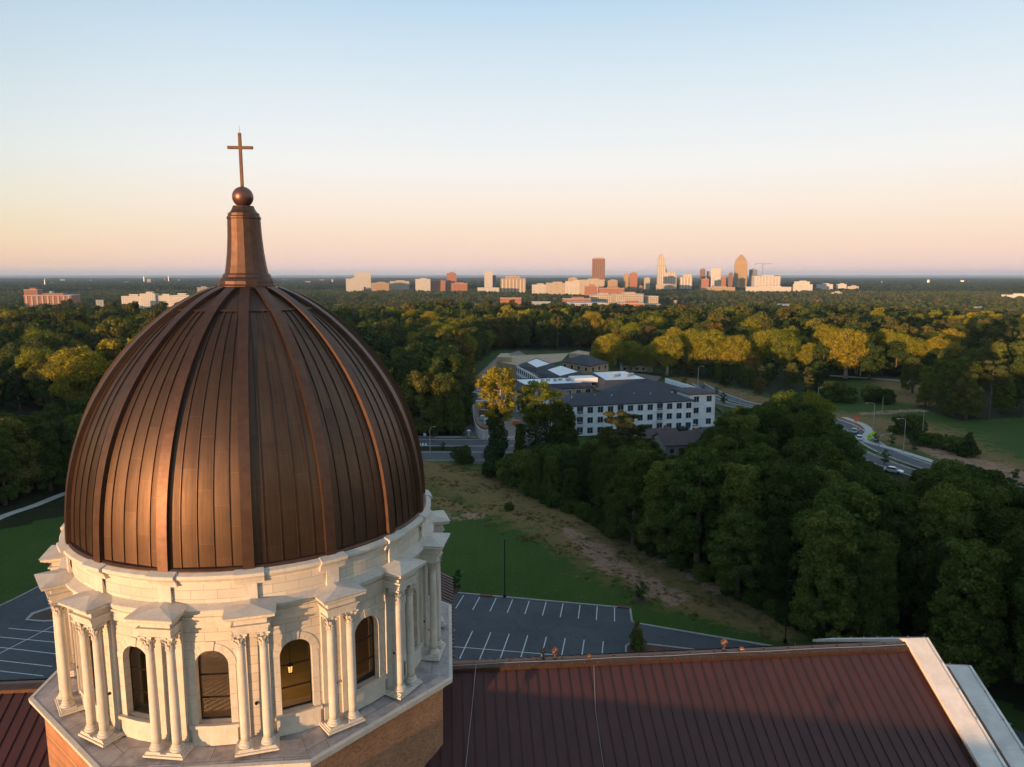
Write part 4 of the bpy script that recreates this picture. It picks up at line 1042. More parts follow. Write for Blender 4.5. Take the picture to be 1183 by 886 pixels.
mb = MB(); mb.lathe([(.8, 2.15), (.8, 2.25), (.3, 2.5)], 4, a0=R(45)); mb.build('toilet_roof', MT['paint'], t)
MB().box((0, -.59, 1.05), (.8, .04, 1.8)).build('door', MT['galv'], t)
def loader(px, py, label, rz):
    t = empty('telehandler', gp(px, py), rz, label, 'construction vehicle'); y = plain('yellow_machine_paint', (.65, .36, .02), .45)
    mb = MB(); mb.box((0, 0, 1.2), (4.4, 1.9, .8)); mb.box((-1.3, 0, 1.8), (1.6, 1.7, .6)); mb.build('chassis', y, t, bevel=.1)
    mb = MB(); mb.box((.3, .5, 2.1), (1.3, .8, 1.1)); mb.build('cab', MT['dark_glass'], t, bevel=.05)
    mb = MB(); mb.tube([(-1.8, -.4, 2.2), (3.4, -.4, 2.9)], .2, 6); mb.tube([(3.4, -.4, 2.9), (3.7, -.4, 1.8)], .12, 6); mb.build('boom', y, t)
    mb = MB(); [mb.box((4.1, yy, 1.75), (1.2, .12, .08)) for yy in (-.8, .0)]; mb.box((3.6, -.4, 2.0), (.1, 1.2, .8)); mb.build('forks', MT['black'], t)
    for x in (-1.4, 1.4):
        for yy in (-1.0, 1.0):
            w = MB(); w.lathe([(.2, -.2), (.6, -.2), (.62, 0), (.6, .2), (.2, .2)], 16); o = w.build('wheel', MT['black'], t); o.location = (x, yy, .62); o.rotation_euler = (R(90), 0, 0)
loader(808, 487, 'yellow telehandler parked by the last corner of the apartments', .1)

# ================================================================ the apartment building under construction
def winmat(name, wall, glass_, sx, sz, fx=.45, fz=.5, rough=.8, zoff=0.0, var=.1):
    """a facade with a regular grid of windows, in metres"""
    m, nt, b = mat(name)
    tc = N(nt, 'ShaderNodeTexCoord'); s = N(nt, 'ShaderNodeSeparateXYZ', {0: tc.outputs['Object']}); ge = N(nt, 'ShaderNodeNewGeometry')
    a = N(nt, 'ShaderNodeMath', {0: s.outputs[0], 1: s.outputs[1]}, operation='ADD').outputs[0]
    def frac(v, step, f):
        d = N(nt, 'ShaderNodeMath', {0: v, 1: step}, operation='DIVIDE').outputs[0]
        fr = N(nt, 'ShaderNodeMath', {0: d}, operation='FRACT').outputs[0]
        c1 = N(nt, 'ShaderNodeMath', {0: fr, 1: .5 - f / 2}, operation='GREATER_THAN').outputs[0]; c2 = N(nt, 'ShaderNodeMath', {0: fr, 1: .5 + f / 2}, operation='LESS_THAN').outputs[0]
        return N(nt, 'ShaderNodeMath', {0: c1, 1: c2}, operation='MULTIPLY').outputs[0]
    w = N(nt, 'ShaderNodeMath', {0: frac(a, sx, fx), 1: frac(s.outputs[2], sz, fz)}, operation='MULTIPLY').outputs[0]
    nz = N(nt, 'ShaderNodeSeparateXYZ', {0: ge.outputs['Normal']}).outputs[2]
    up = N(nt, 'ShaderNodeMath', {0: nz, 1: .5}, operation='LESS_THAN').outputs[0]
    w = N(nt, 'ShaderNodeMath', {0: w, 1: up}, operation='MULTIPLY').outputs[0]
    no = N(nt, 'ShaderNodeTexNoise', {'Vector': tc.outputs['Object'], 'Scale': .15, 'Detail': 6.})
    mr = N(nt, 'ShaderNodeMapRange', {0: no.outputs[0], 1: .3, 2: .7, 3: 1 - var, 4: 1 + var})
    wc = N(nt, 'ShaderNodeVectorMath', {0: wall, 'Scale': mr.outputs[0]}, operation='SCALE').outputs[0]
    nt.links.new(colmix(nt, w, wc, glass_), b.inputs['Base Color'])
    rr = N(nt, 'ShaderNodeMapRange', {0: w, 3: rough, 4: .2}); nt.links.new(rr.outputs[0], b.inputs['Roughness'])
    return m
MT['wrap'] = plain('white_house_wrap', (.84, .84, .84), .6, var=.12, scale=.6)
MT['osb'] = plain('oriented_strand_board', (.50, .31, .13), .85, var=.22, scale=.5)
MT['shingle'] = plain('dark_blue_grey_shingle', (.040, .044, .056), .85, var=.25, scale=.8)
MT['shingle_brown'] = plain('brown_shingle', (.085, .058, .05), .85, var=.22, scale=.8)
MT['deck'] = plain('bare_roof_decking', (.44, .31, .19), .85, var=.2, scale=.25)
MT['membrane'] = plain('white_roof_membrane', (.72, .74, .76), .5, var=.06, scale=.4)
MT['pane'] = plain('apartment_pane', (.035, .04, .05), .15, var=.4, scale=.3)
MT['frame'] = plain('white_window_frame', (.7, .7, .7), .5, var=.03)
apt = empty('apartment_building', (0, 0, 0), 0, 'long white wrapped apartment block under construction with dark hipped roofs and courtyards', 'building')
EZ = 9.7
def cp6(cx, cy_): return 530 + cx / 3.697, 390 + cy_ / 3.697
def A2(cx, cy_, z=EZ): g = gp(*cp6(cx, cy_), z); return Vector((g.x, g.y, 0))
def facade(p, q, name, m, z0=0.0, z1=EZ, floors=3, win=True, spacing=3.15, balc=0, balx=()):
    """an upright wall between p and q with real window units, faced towards the viewer's side"""
    p = Vector((p[0], p[1], 0)); q = Vector((q[0], q[1], 0)); d = (q - p); L = d.length; d.normalize(); n = Vector((d.y, -d.x, 0))
    ang = math.atan2(d.y, d.x)
    mb = MB(); mid = (p + q) / 2 - n * .15; mb.box((mid.x, mid.y, (z0 + z1) / 2), (L, .3, z1 - z0), ang)
    w = mb.build(name, m, apt)
    if not win: return w
    fr = MB(); pn = MB(); bl = MB(); k = int(L / spacing); fh = (z1 - z0) / floors
    for f in range(floors):
        zc = z0 + fh * f + fh * .52
        for i in range(k):
            s = (i + .5) * L / k; c = p + d * s
            isb = balc and i % balc == 1
            ww, hh = (2.0, 2.25) if isb else (1.8, 1.8)
            c2 = c + n * .03; fr.box((c2.x, c2.y, zc), (ww + .24, .06, hh + .24), ang)
            for sg in (-1, 1):
                c3 = c + n * .075 + d * (sg * ww / 4); pn.box((c3.x, c3.y, zc), (ww / 2 - .07, .03, hh), ang)
            if isb and f >= 0:
                c4 = c + n * .55; bl.box((c4.x, c4.y, zc - hh / 2 - .15), (2.9, 1.1, .14), ang)
                c5 = c + n * 1.08; bl.box((c5.x, c5.y, zc - hh / 2 + .85), (2.9, .06, .06), ang)
                for j in range(9):
                    c6 = c5 + d * (-1.4 + .35 * j); bl.box((c6.x, c6.y, zc - hh / 2 + .37), (.04, .04, .92), ang)
    o = fr.build('window_frame', MT['frame'], w); o['kind'] = 'stuff'
    o = pn.build('window_pane', MT['pane'], w); o['kind'] = 'stuff'
    if bl.f: o = bl.build('balcony', MT['frame'], w); o['kind'] = 'stuff'
    return w
def hip(q, z, rise, m, over=.7, name='roof', ratio=.5):
    """hip roof over the quadrilateral q (counted round), ridge along the longer way"""
    c = sum((Vector((p[0], p[1], 0)) for p in q), Vector()) / 4
    Q = []
    for p in q:
        v = Vector((p[0], p[1], 0)); e = v - c; Q.append(v + e.normalized() * over)
    if (Q[1] - Q[0]).length < (Q[2] - Q[1]).length: Q = Q[1:] + Q[:1]
    m1 = (Q[0] + Q[3]) / 2; m2 = (Q[1] + Q[2]) / 2; w = (Q[0] - Q[3]).length * ratio; dd = (m2 - m1).normalized()
    r1_ = m1 + dd * w; r2_ = m2 - dd * w
    vs_ = [(v.x, v.y, z) for v in Q] + [(r1_.x, r1_.y, z + rise), (r2_.x, r2_.y, z + rise)] + [(v.x, v.y, z - .35) for v in Q]
    mb = MB(); mb.add(vs_, [(0, 1, 5, 4), (1, 2, 5), (2, 3, 4, 5), (3, 0, 4), (6, 7, 1, 0), (7, 8, 2, 1), (8, 9, 3, 2), (9, 6, 0, 3), (9, 8, 7, 6)])
    return mb.build(name, m, apt)
def mansard(q, z, rise, m, inset=4.0, over=.5, top=True):
    """roof with sloping shingled sides round a sunk flat top of white membrane"""
    c = sum((Vector((p[0], p[1], 0)) for p in q), Vector()) / len(q); n = len(q)
    o_, i_ = [], []
    for p in q:
        v = Vector((p[0], p[1], 0)); e = (v - c).normalized(); o_.append(v + e * over); i_.append(v - e * inset)
    mb = MB(); mb.add([(v.x, v.y, z) for v in o_] + [(v.x, v.y, z + rise) for v in i_] + [(v.x, v.y, z - .35) for v in o_],
           [(k, (k + 1) % n, n + (k + 1) % n, n + k) for k in range(n)] + [(2 * n + k, 2 * n + (k + 1) % n, (k + 1) % n, k) for k in range(n)])
    r_ = mb.build('roof', m, apt)
    mb = MB(); mb.prism([(v.x, v.y) for v in i_], z + rise - .6, z + rise - .25); mb.build('flat_roof', MT['membrane'], r_)
    return r_
FL, FR = A2(452, 293), A2(1003, 268)
ux = (FR - FL).normalized(); uy = Vector((-ux.y, ux.x, 0))
def U(s, t): v = FL + ux * s + uy * t; return (v.x, v.y)
LF = (FR - FL).length
# front wing
facade(U(0, 0), U(LF, 0), 'front_wall', MT['wrap'], balc=4)
facade(U(0, 16), U(0, 0), 'side_wall', MT['wrap'])
facade(U(LF, 16), U(0, 16), 'court_wall', MT['osb'])
hip([U(0, 0), U(LF, 0), U(LF, 16), U(0, 16)], EZ + .02, 2.7, MT['shingle'], .7)
# end tower
T0, T1 = LF + .3, LF + 9.5
facade(U(T0, 3.0), U(T1, 3.0), 'tower_wall', MT['wrap'], z1=EZ + 1.6, spacing=4.5); facade(U(T1, 3.0), U(T1, 40), 'tower_side_wall', MT['wrap'], z1=EZ + 1.6)
facade(U(T0 - .1, 12), U(T0 - .1, 2.9), 'tower_side_wall', MT['wrap'], z1=EZ + 1.6, win=False)
hip([U(T0 - .1, 3.0), U(T1, 3.0), U(T1, 15), U(T0 - .1, 15)], EZ + 1.62, 1.0, MT['shingle'], .9)
# wing going back on the right
hip([U(LF - 22, 15.5), U(LF + 8, 15.5), U(LF + 8, 32), U(LF - 22, 32)], EZ + .1, 2.6, MT['shingle'], .5)
mansard([U(LF - 20, 30), U(LF + 2, 30), U(LF + 3, 62), U(LF - 16, 62)], EZ + .06, 2.4, MT['shingle'], 5.0)
def units(px_pts, z, name='rooftop_unit'):
    for q in px_pts:
        mb = MB(); mb.box((q[0], q[1], z + .5), (1.1, 1.1, .95), .5); mb.build(name, MT['galv'], apt, bevel=.04)
units([U(LF - 11 + 1.8 * i, 42 + (i % 3) * 1.6) for i in range(6)], EZ + 2.2)
# wall of the open courtyard, its far side faced in bare board
facade(U(0, 34), U(LF - 22, 34), 'court_wall', MT['osb'], balc=4)
mansard([U(-6, 34.2), U(LF - 21, 34.2), U(LF - 21, 54), U(-6, 54)], EZ + .03, 1.5, MT['shingle'], 4.0)
units([U(6 + 2.4 * i, 44 + (i % 2) * 1.4) for i in range(7)], EZ + 1.3)
mb = MB(); mb.prism([U(17, 40), U(26, 40), U(26, 47), U(17, 47)], EZ + .9, EZ + 2.6); mb.build('lift_housing', MT['membrane'], apt)
# left wing running back in steps
SW = [A2(430, 205), A2(245, 120)]
facade(A2(245, 120), A2(330, 165), 'side_wall', MT['wrap'], spacing=3.4); facade(A2(330, 168), A2(440, 215), 'side_wall', MT['wrap'], spacing=3.4)
ql = [A2(250, 118), A2(430, 190), A2(560, 165), A2(330, 98)]
q4 = [Vector(v) for v in ql]; mm = [(q4[0] + q4[1]) / 2, (q4[3] + q4[2]) / 2]
for k_, q in enumerate(([q4[0], mm[0], mm[1], q4[3]], [mm[0], q4[1], q4[2], mm[1]])):
    mansard([(v.x, v.y) for v in q], EZ + .05 + .04 * k_, 1.7, MT['shingle'], 4.5, .3)
facade(A2(245, 205), A2(430, 250), 'side_wall', MT['wrap'], spacing=3.4)
hip([tuple(A2(a_, b_))[:2] for a_, b_ in ((250, 205), (465, 262), (470, 230), (255, 178))], EZ - .1, 1.5, MT['shingle_brown'], .4)
hip([tuple(A2(a_, b_))[:2] for a_, b_ in ((600, 178), (840, 190), (860, 168), (620, 150))], EZ + .16, 1.8, MT['shingle_brown'], .4)
# back part still in bare board
facade(A2(180, 108), A2(250, 120), 'board_wall', MT['osb'], win=False); facade(A2(162, 82), A2(180, 108), 'board_wall', MT['osb'], win=False)
for qd, zz in ((((180, 105), (300, 128), (440, 98), (470, 66), (200, 78)), EZ + .3), (((162, 82), (225, 84), (215, 66), (180, 67)), EZ + 2.4), (((470, 66), (550, 73), (560, 62), (510, 54)), EZ + 2.6)):
    mb = MB(); mb.prism([tuple(A2(a_, b_, zz))[:2] for a_, b_ in qd], zz - 2.2 if zz > EZ + 1 else zz - .3, zz); mb.build('bare_deck', MT['deck'], apt)
facade(A2(440, 103), A2(560, 123), 'board_wall', MT['osb'], spacing=4.2, floors=3); facade(A2(560, 123), A2(638, 108), 'board_wall', MT['osb'], spacing=4.2, floors=3)
hip([tuple(A2(a_, b_))[:2] for a_, b_ in ((440, 103), (560, 123), (638, 108), (520, 86))], EZ + .2, 3.2, MT['shingle'], .5)
for s in range(14):
    mb = MB(); x, y = U(4 + s * 2.7, 5 + (s * 7 % 5)); mb.tube([(x, y, EZ + .6), (x, y, EZ + 2.2)], .14, 6); o = mb.build('vent_pipe', MT['membrane'], apt)
# curved black edging by the far corner
mb, _ = ribbon(P((808, 468), (822, 471), (833, 477), (836, 484)), .2, .9, n=6); k = len(mb.v); mb.v += [(a, b, 0) for a, b, _ in mb.v]
for i in range(0, k - 2, 2): mb.f += [(i, k + i, k + i + 2, i + 2), (i + 1, i + 3, k + i + 3, k + i + 1)]; mb.m += [0, 0]
o = mb.build('silt_fence', MT['black']); tag(o, 'low curved black fence at the corner of the apartment site', 'fence')

def house(px, py, W, D, H, rise, rz, wallc, roofm, label, cat='house', z=None, gable=True, windows=True, name='house'):
    g = gp(px, py); zt = float(terr(g.x, g.y)) if z is None else z
    if z is None and zt < -.5: g = gp(px, py, zt)
    return house_at((g.x, g.y, zt), W, D, H, rise, rz, wallc, roofm, label, cat, windows, name)
HM = {}
def house_at(loc, W, D, H, rise, rz, wallc, roofm, label, cat='house', windows=True, name='house', grp=None):
    t = empty(name, loc, rz, label, cat, grp)
    key = tuple(wallc)
    if key not in HM: HM[key] = plain('house_wall', wallc, .85, var=.1)
    mb = MB(); mb.add([(-W / 2, -D / 2, -2), (W / 2, -D / 2, -2), (W / 2, D / 2, -2), (-W / 2, D / 2, -2), (-W / 2, -D / 2, H), (W / 2, -D / 2, H), (W / 2, D / 2, H), (-W / 2, D / 2, H), (-W / 2, 0, H + rise), (W / 2, 0, H + rise)],
                       [(0, 1, 5, 4), (1, 2, 6, 9, 5), (2, 3, 7, 6), (3, 0, 4, 8, 7)])
    mb.build('wall', HM[key], t)
    mb = MB(); ov = .5; s = rise / (D / 2)
    for sg in (-1, 1):
        a_ = [(-W / 2 - ov, 0, H + rise + .05), (W / 2 + ov, 0, H + rise + .05), (W / 2 + ov, sg * (D / 2 + ov), H - s * ov + .05), (-W / 2 - ov, sg * (D / 2 + ov), H - s * ov + .05)]
        b_ = [(x, y, z + .18) for x, y, z in a_]
        mb.add(a_ + b_, [(4, 5, 6, 7) if sg < 0 else (7, 6, 5, 4), (0, 1, 5, 4), (1, 2, 6, 5), (2, 3, 7, 6), (3, 0, 4, 7), (3, 2, 1, 0)])
    r_ = mb.build('roof', roofm, t)
    if windows:
        mb = MB(); n = max(2, int(W / 3.2))
        for f in range(max(1, int(H / 2.9))):
            for k in range(n): mb.box((-W / 2 + (k + .5) * W / n, -D / 2 - .02, 1.5 + f * 2.9), (1.1, .06, 1.2))
        mb.box((W / 2 + .02, 0, 1.5), (.06, 1.2, 1.2)); o = mb.build('window_pane', MT['pane'], t); o['kind'] = 'stuff'
        mb = MB(); mb.box((W * .25, .4, H + rise + .3), (.8, .8, 1.4)); mb.build('chimney', MT['brick'], r_)
    return t
house(790, 521, 15, 11, 3.2, 2.2, R(8), (.36, .32, .27), MT['shingle_brown'], 'low beige building with brown gabled roof in front of the apartments', 'building', 0)
house(758, 514, 11, 9, 3.0, 1.8, R(8), (.36, .32, .27), MT['shingle_brown'], 'small brown-roofed wing beside the low beige building', 'building', 0)
house(735, 428, 16, 9, 3.5, 2.2, R(-4), (.5, .44, .38), MT['shingle_brown'], 'brown-roofed house behind the apartments near the tall trees', z=0)

# ================================================================ the city
MT['cream'] = winmat('cream_facade', (.46, .38, .29), (.09, .075, .065), 4.2, 3.8, .5, .5)
MT['white'] = winmat('white_facade', (.54, .50, .45), (.10, .09, .085), 4.4, 3.8, .5, .45)
MT['redbrick'] = winmat('red_brick_facade', (.33, .13, .07), (.10, .07, .06), 3.2, 3.6, .4, .45)
MT['brownbrick'] = winmat('brown_facade', (.22, .11, .07), (.07, .05, .05), 2.6, 3.8, .6, .5)
MT['glassy'] = winmat('glazed_facade', (.16, .17, .20), (.06, .07, .10), 3.0, 3.8, .8, .7, .4)
MT['tan'] = winmat('tan_facade', (.42, .29, .17), (.09, .06, .05), 4.2, 3.8, .55, .55)
MT['goldstone'] = winmat('gold_stone_facade', (.40, .26, .12), (.17, .11, .07), 2.8, 3.8, .5, .6)
MT['pier_brownbrick'] = plain('brown_pier', (.24, .125, .08), .8, var=.1, scale=.05); MT['pier_goldstone'] = plain('gold_pier', (.36, .24, .12), .8, var=.1, scale=.05); MT['pier_redbrick'] = plain('pale_band', (.42, .34, .28), .8, var=.1, scale=.05)
MT['flatroof'] = plain('pale_flat_roof', (.42, .40, .38), .8, var=.15, scale=.05)
MT['bluish_roof'] = plain('blue_grey_metal_roof', (.25, .29, .34), .4, var=.1, scale=.05)
def block_b(px0, px1, ptop, dist, depth, m, label, name='city_building', yaw=None, tiers=None, pent=True, pbase=None, grp=None, fins=0, cat='building', piers=None):
    """a city building seen between two columns of the photograph, roof at ptop, standing dist metres away"""
    xc, _ = at((px0 + px1) / 2, dist); W = (px1 - px0) / (FPX * cp) * dist
    yaw = R(-((px0 + px1) / 2 - 591.5) / 15) if yaw is None else yaw
    z0 = float(terr(xc, dist)); H = zat(ptop, dist) - z0
    W = max(4, (W - depth * abs(math.sin(yaw))) / math.cos(yaw))
    t = empty(name, (xc, dist + depth / 2, z0), yaw, label, cat, grp)
    tiers = tiers or [(1, 0, 0, 1)]                       # (width share, x shift share, from share, to share)
    for i, (ws_, sx_, a, b) in enumerate(tiers):
        mb = MB(); mb.box((sx_ * W, 0, H * (a + b) / 2 + (0 if a else -3)), (W * ws_, depth * (1 - .12 * i), H * (b - a) + (0 if a else 6))); mb.build('wall', MT[m], t)
        mb = MB(); mb.box((sx_ * W, 0, H * b + .45), (W * ws_ + .6, depth * (1 - .12 * i) + .6, .9)); mb.build('roof', MT['flatroof'], t)
        if piers:
            mb = MB(); n = piers
            for k in range(n): mb.box((sx_ * W - W * ws_ / 2 + (k + .5) * W * ws_ / n, -depth * (1 - .12 * i) / 2 - .5, H * (a + b) / 2), (W * ws_ / n * .3, 1.0, H * (b - a) * .94))
            mb.build('piers', MT['pier_' + m] if 'pier_' + m in MT else MT['stone_plain'], t)
    if pent:
        mb = MB(); b = tiers[-1]; mb.box((b[1] * W + W * b[0] * .05, 0, H * b[3] + 2.6), (W * b[0] * .45, depth * .45, 4.0)); mb.build('penthouse', MT[m], t)
    return t, W, H, depth
BD = 3500
block_b(412, 431.5, 315, 3300, 30, 'white', 'tall white slab tower, farthest left of the skyline towers', pent=False)
block_b(402.5, 423, 322, 3150, 26, 'white', 'lower white block in front of the tall white slab')
block_b(431, 452, 327, 3100, 30, 'tan', 'low tan block beside the tall white slab'); block_b(452, 475, 325, 3200, 30, 'cream', 'low cream block second from the tall white slab')
block_b(481, 499, 322.5, 3000, 34, 'white', 'plain white block left of a brown one')
block_b(499, 516, 324.5, 3050, 30, 'redbrick', 'brown brick block joined to the plain white block')
block_b(517, 528.5, 315.5, 3100, 26, 'redbrick', 'slender red brick tower above a low brick hall')
block_b(522, 541, 327.5, 2950, 30, 'redbrick', 'low red brick hall under the slender brick tower')
block_b(560, 569.5, 314, 3200, 26, 'white', 'narrow white tower with dark glazed side'); block_b(569, 573.5, 318, 3220, 22, 'glassy', 'dark glazed slab attached to the narrow white tower', pent=False)
block_b(578.5, 607, 322, 2900, 38, 'tan', 'wide tan office block with tall upright piers', piers=7, yaw=R(2))
block_b(584, 601, 319.5, 2925, 16, 'tan', 'set-back rooftop storey of the wide tan office block', pent=True)
tw = block_b(682, 697.5, 299, BD, 42, 'brownbrick', 'tall brown tower standing apart from the skyline cluster', yaw=R(-6), pent=False, piers=6)
t, W, H, D_ = tw
mb = MB(); mb.box((0, 0, H + 3.5), (W * .8, D_ * .7, 6)); mb.build('crown_storey', MT['goldstone'], t)
for i, (a, b, tp, m_, d_, l) in enumerate(((614, 632, 329, 'white', 2660, 'low white block at the near end of the white cluster'), (630, 654, 327, 'cream', 2590, 'cream block in the white cluster'), (652, 682, 325, 'white', 2500, 'long white block before the tall brown tower'),
        (655, 666, 321.5, 'tan', 2520, 'small tan block on top of the white cluster'), (668, 697, 323.5, 'cream', 2430, 'wide cream block at the foot of the brown tower'), (674, 689, 330.5, 'redbrick', 2330, 'red-orange block in front of the white cluster'),
        (700, 712, 324, 'tan', 3000, 'small tan block right of the brown tower'), (690, 720, 333, 'redbrick', 2250, 'long low red block below the brown tower'),
        (718, 724.5, 316.5, 'goldstone', 3050, 'golden half of the pair with the red tower'), (724.5, 734.5, 315.5, 'redbrick', 3050, 'red brick half of the pair of towers'),
        (735, 739, 323.5, 'cream', 3100, 'narrow cream block next to the red tower'), (741, 749, 321.5, 'cream', 3300, 'squat cream block alone right of the red tower'), (736, 741, 331, 'redbrick', 2600, 'little red block in front of the cream ones'))):
    block_b(a, b, tp, d_, 30, m_, l)
t13 = block_b(756, 766.5, 294, BD, 40, 'cream', 'slender pale tower with stepped glass crown', yaw=R(-8), tiers=[(1, 0, 0, .72), (.8, -.04, .72, .9), (.55, -.08, .9, 1)], pent=False, piers=4)
block_b(764.5, 768, 310.5, BD + 20, 36, 'cream', 'shoulder block of the slender pale tower', pent=False)
block_b(763, 779.5, 315, 3350, 40, 'cream', 'broad cream tower in front of the slender pale one', tiers=[(1, 0, 0, .85), (.8, 0, .85, 1)], piers=5)
block_b(755, 779, 329, 3150, 30, 'cream', 'low cream podium under the broad cream tower')
block_b(782, 797.5, 317, 3300, 40, 'cream', 'cream tower with rounded-looking dark corner', tiers=[(1, 0, 0, .85), (.75, .1, .85, 1)], piers=4)
block_b(804, 812, 311, BD, 36, 'brownbrick', 'narrow dark tower with red top'); block_b(812, 817.5, 313.5, BD + 30, 30, 'tan', 'tan slab beside the red-topped tower', pent=False)
block_b(817, 830, 310, 3450, 38, 'white', 'white tower with tall upright piers', piers=6, pent=False); block_b(806, 816, 322.5, 3300, 26, 'redbrick', 'short brown block in front of the red-topped tower')
block_b(828.5, 835.5, 319.5, 3300, 30, 'redbrick', 'short red tower between white and brown towers'); block_b(836.5, 843.5, 315.5, 3450, 34, 'brownbrick', 'dark brown tower left of the pointed one')
# pointed tower
t, W, H, D_ = block_b(843.5, 859.5, 304, BD, 46, 'goldstone', 'tallest golden tower with stepped pointed crown', yaw=R(-14), pent=False, piers=7)
topz = zat(293.5, BD) - terr(*at(851, BD))
mb = MB(); q = [(-W / 2, -D_ / 2), (W / 2, -D_ / 2), (W / 2, D_ / 2), (-W / 2, D_ / 2)]
for i, (s0, z0_, s1, z1_) in enumerate(((.98, H, .8, H + (topz - H) * .45), (.72, H + (topz - H) * .45, .5, H + (topz - H) * .7), (.42, H + (topz - H) * .7, .12, topz))):
    mb.add([(x * s0, y * s0, z0_) for x, y in q] + [(x * s1, y * s1, z1_) for x, y in q], [(0, 1, 5, 4), (1, 2, 6, 5), (2, 3, 7, 6), (3, 0, 4, 7), (4, 5, 6, 7)])
mb.build('pointed_crown', MT['goldstone'], t); mb = MB(); mb.tube([(0, 0, topz), (0, 0, topz + 14)], [1.0, .3], 5); mb.build('spire', MT['galv'], t)
block_b(860, 871, 311.5, 3550, 34, 'glassy', 'dark blue glazed tower right of the pointed one')
block_b(866, 896, 319, 3250, 50, 'white', 'wide white hotel-like block at the end of the cluster', piers=8, yaw=R(-5)); block_b(889, 897.5, 317.5, 3300, 30, 'glassy', 'dark stair tower at the end of the wide white block', pent=False)
block_b(859, 909, 331.5, 3050, 40, 'white', 'long low white podium below the wide white block'); block_b(806, 845, 332, 3100, 30, 'tan', 'long low tan block below the skyline towers')
block_b(911.5, 935, 325.5, 3000, 40, 'white', 'white block with orange sunlit side, apart from the cluster', tiers=[(1, 0, 0, .8), (.8, -.05, .8, 1)])
block_b(938, 957, 328.5, 3200, 30, 'white', 'low white hall beyond the sunlit white block'); block_b(960, 973, 328.5, 3250, 30, 'white', 'first of two low pale sheds at the city edge'); block_b(973, 987, 331, 3150, 30, 'cream', 'second of two low pale sheds at the city edge')
block_b(955, 968, 338, 2600, 20, 'cream', 'tiny pale roof among trees below the low sheds'); block_b(1155, 1190, 341, 2300, 40, 'white', 'white roofed hall among the trees at the photo edge')
t = empty('tower_crane', (*at(874.5, 3400), float(terr(*at(874.5, 3400)))), .1, 'thin tower crane standing over the city beside the dark blue tower', 'crane')
hz = zat(304.5, 3400) - terr(*at(874.5, 3400))
MB().box((0, 0, hz / 2), (2.0, 2.0, hz)).build('mast', MT['galv'], t); MB().box((8, 0, hz), (78, 1.6, 1.8)).build('jib', MT['galv'], t); MB().box((-36, 0, hz - 3), (8, 3, 5)).build('counterweight', MT['concrete'], t); MB().box((2.6, 0, hz - 3), (2.6, 2.6, 2.6)).build('crane_cab', MT['galv'], t)
# nearer cream complex below the skyline
block_b(682, 708, 341, 1700, 50, 'cream', 'cream drum-ended block of the big low complex', yaw=0); block_b(708, 741, 340, 1600, 60, 'cream', 'long cream central block of the big low complex', yaw=R(3)); block_b(741, 758, 342.5, 1620, 50, 'cream', 'cream end block of the big low complex', yaw=R(3), pent=False)
block_b(650, 681, 345.5, 1640, 40, 'redbrick', 'low orange-brown block left of the cream complex', yaw=0); block_b(656, 700, 350.5, 1450, 60, 'white', 'white flat-roofed shed below the orange-brown block', yaw=R(4), pent=False)
block_b(712, 745, 351, 1440, 50, 'redbrick', 'brown flat-roofed shed below the cream complex', yaw=R(-6)); block_b(742, 764, 352, 1480, 40, 'brownbrick', 'dark brown shed right of the cream complex', pent=False); block_b(775.5, 780, 347.5, 1600, 10, 'tan', 'small tan tower among trees right of the cream complex', pent=False)
for a, b, tp, d_, l in ((804, 822, 361, 1150, 'blue-grey roofed shed among the trees, smaller one'), (826, 848, 363, 1100, 'blue-grey roofed shed among the trees, larger one')):
    t, W, H, D_ = block_b(a, b, tp, d_, 30, 'white', l, pent=False); mb = MB(); mb.box((0, 0, H + 1.1), (W + 1, D_ + 1, .35)); mb.build('metal_roof', MT['bluish_roof'], t)
block_b(549, 566, 352, 1500, 30, 'redbrick', 'long brown roofed school among trees below the tan office', pent=False); block_b(578, 602, 344.5, 1750, 30, 'redbrick', 'orange brick hall in trees below the tan office block', pent=False); block_b(612, 636, 349, 1560, 30, 'bluish_roof', 'grey roofed hall in trees left of the cream complex', pent=False)
block_b(552, 577, 332.5, 2800, 30, 'white', 'low white sheds before the narrow white tower', pent=False)
# left of the dome
t, W, H, D_ = block_b(33, 87.5, 341.5, 1600, 60, 'redbrick', 'long red brick hall with pale bands, left of the dome', yaw=R(14), piers=9)
block_b(35, 52, 335, 1700, 30, 'redbrick', 'brick tower wing rising behind the long brick hall', yaw=R(14))
o = MB().lathe([(5, 0), (5, 3), (4.5, 6), (3, 8.4), (.3, 9.6)], 20).build('rooftop_dome', MT['bluish_roof'], t, smooth=True); o.location = (-4, 8, H)
for a, b, tp, l in ((147, 170, 342.5, 'first stretch of the long white apartment row'), (168, 186, 339.5, 'tallest stretch of the long white apartment row'), (184, 205, 342, 'third stretch of the long white apartment row'), (203, 224, 341.5, 'stretch of the long white apartment row nearest the dome')):
    block_b(a, b, tp, 1600 + a % 7 * 4, 24, 'white', l, yaw=R(6))
block_b(231, 247, 332.5, 2300, 30, 'cream', 'sunlit cream block just left of the dome lantern')
block_b(115, 126, 347, 1500, 16, 'white', 'small white building in the trees between brick hall and apartments', pent=False)
frng = random.Random(5)
adj = ['lone pale', 'bright', 'long pale', 'dim grey', 'squat cream', 'low white', 'tiny bright', 'flat pale', 'faint cream', 'small white']
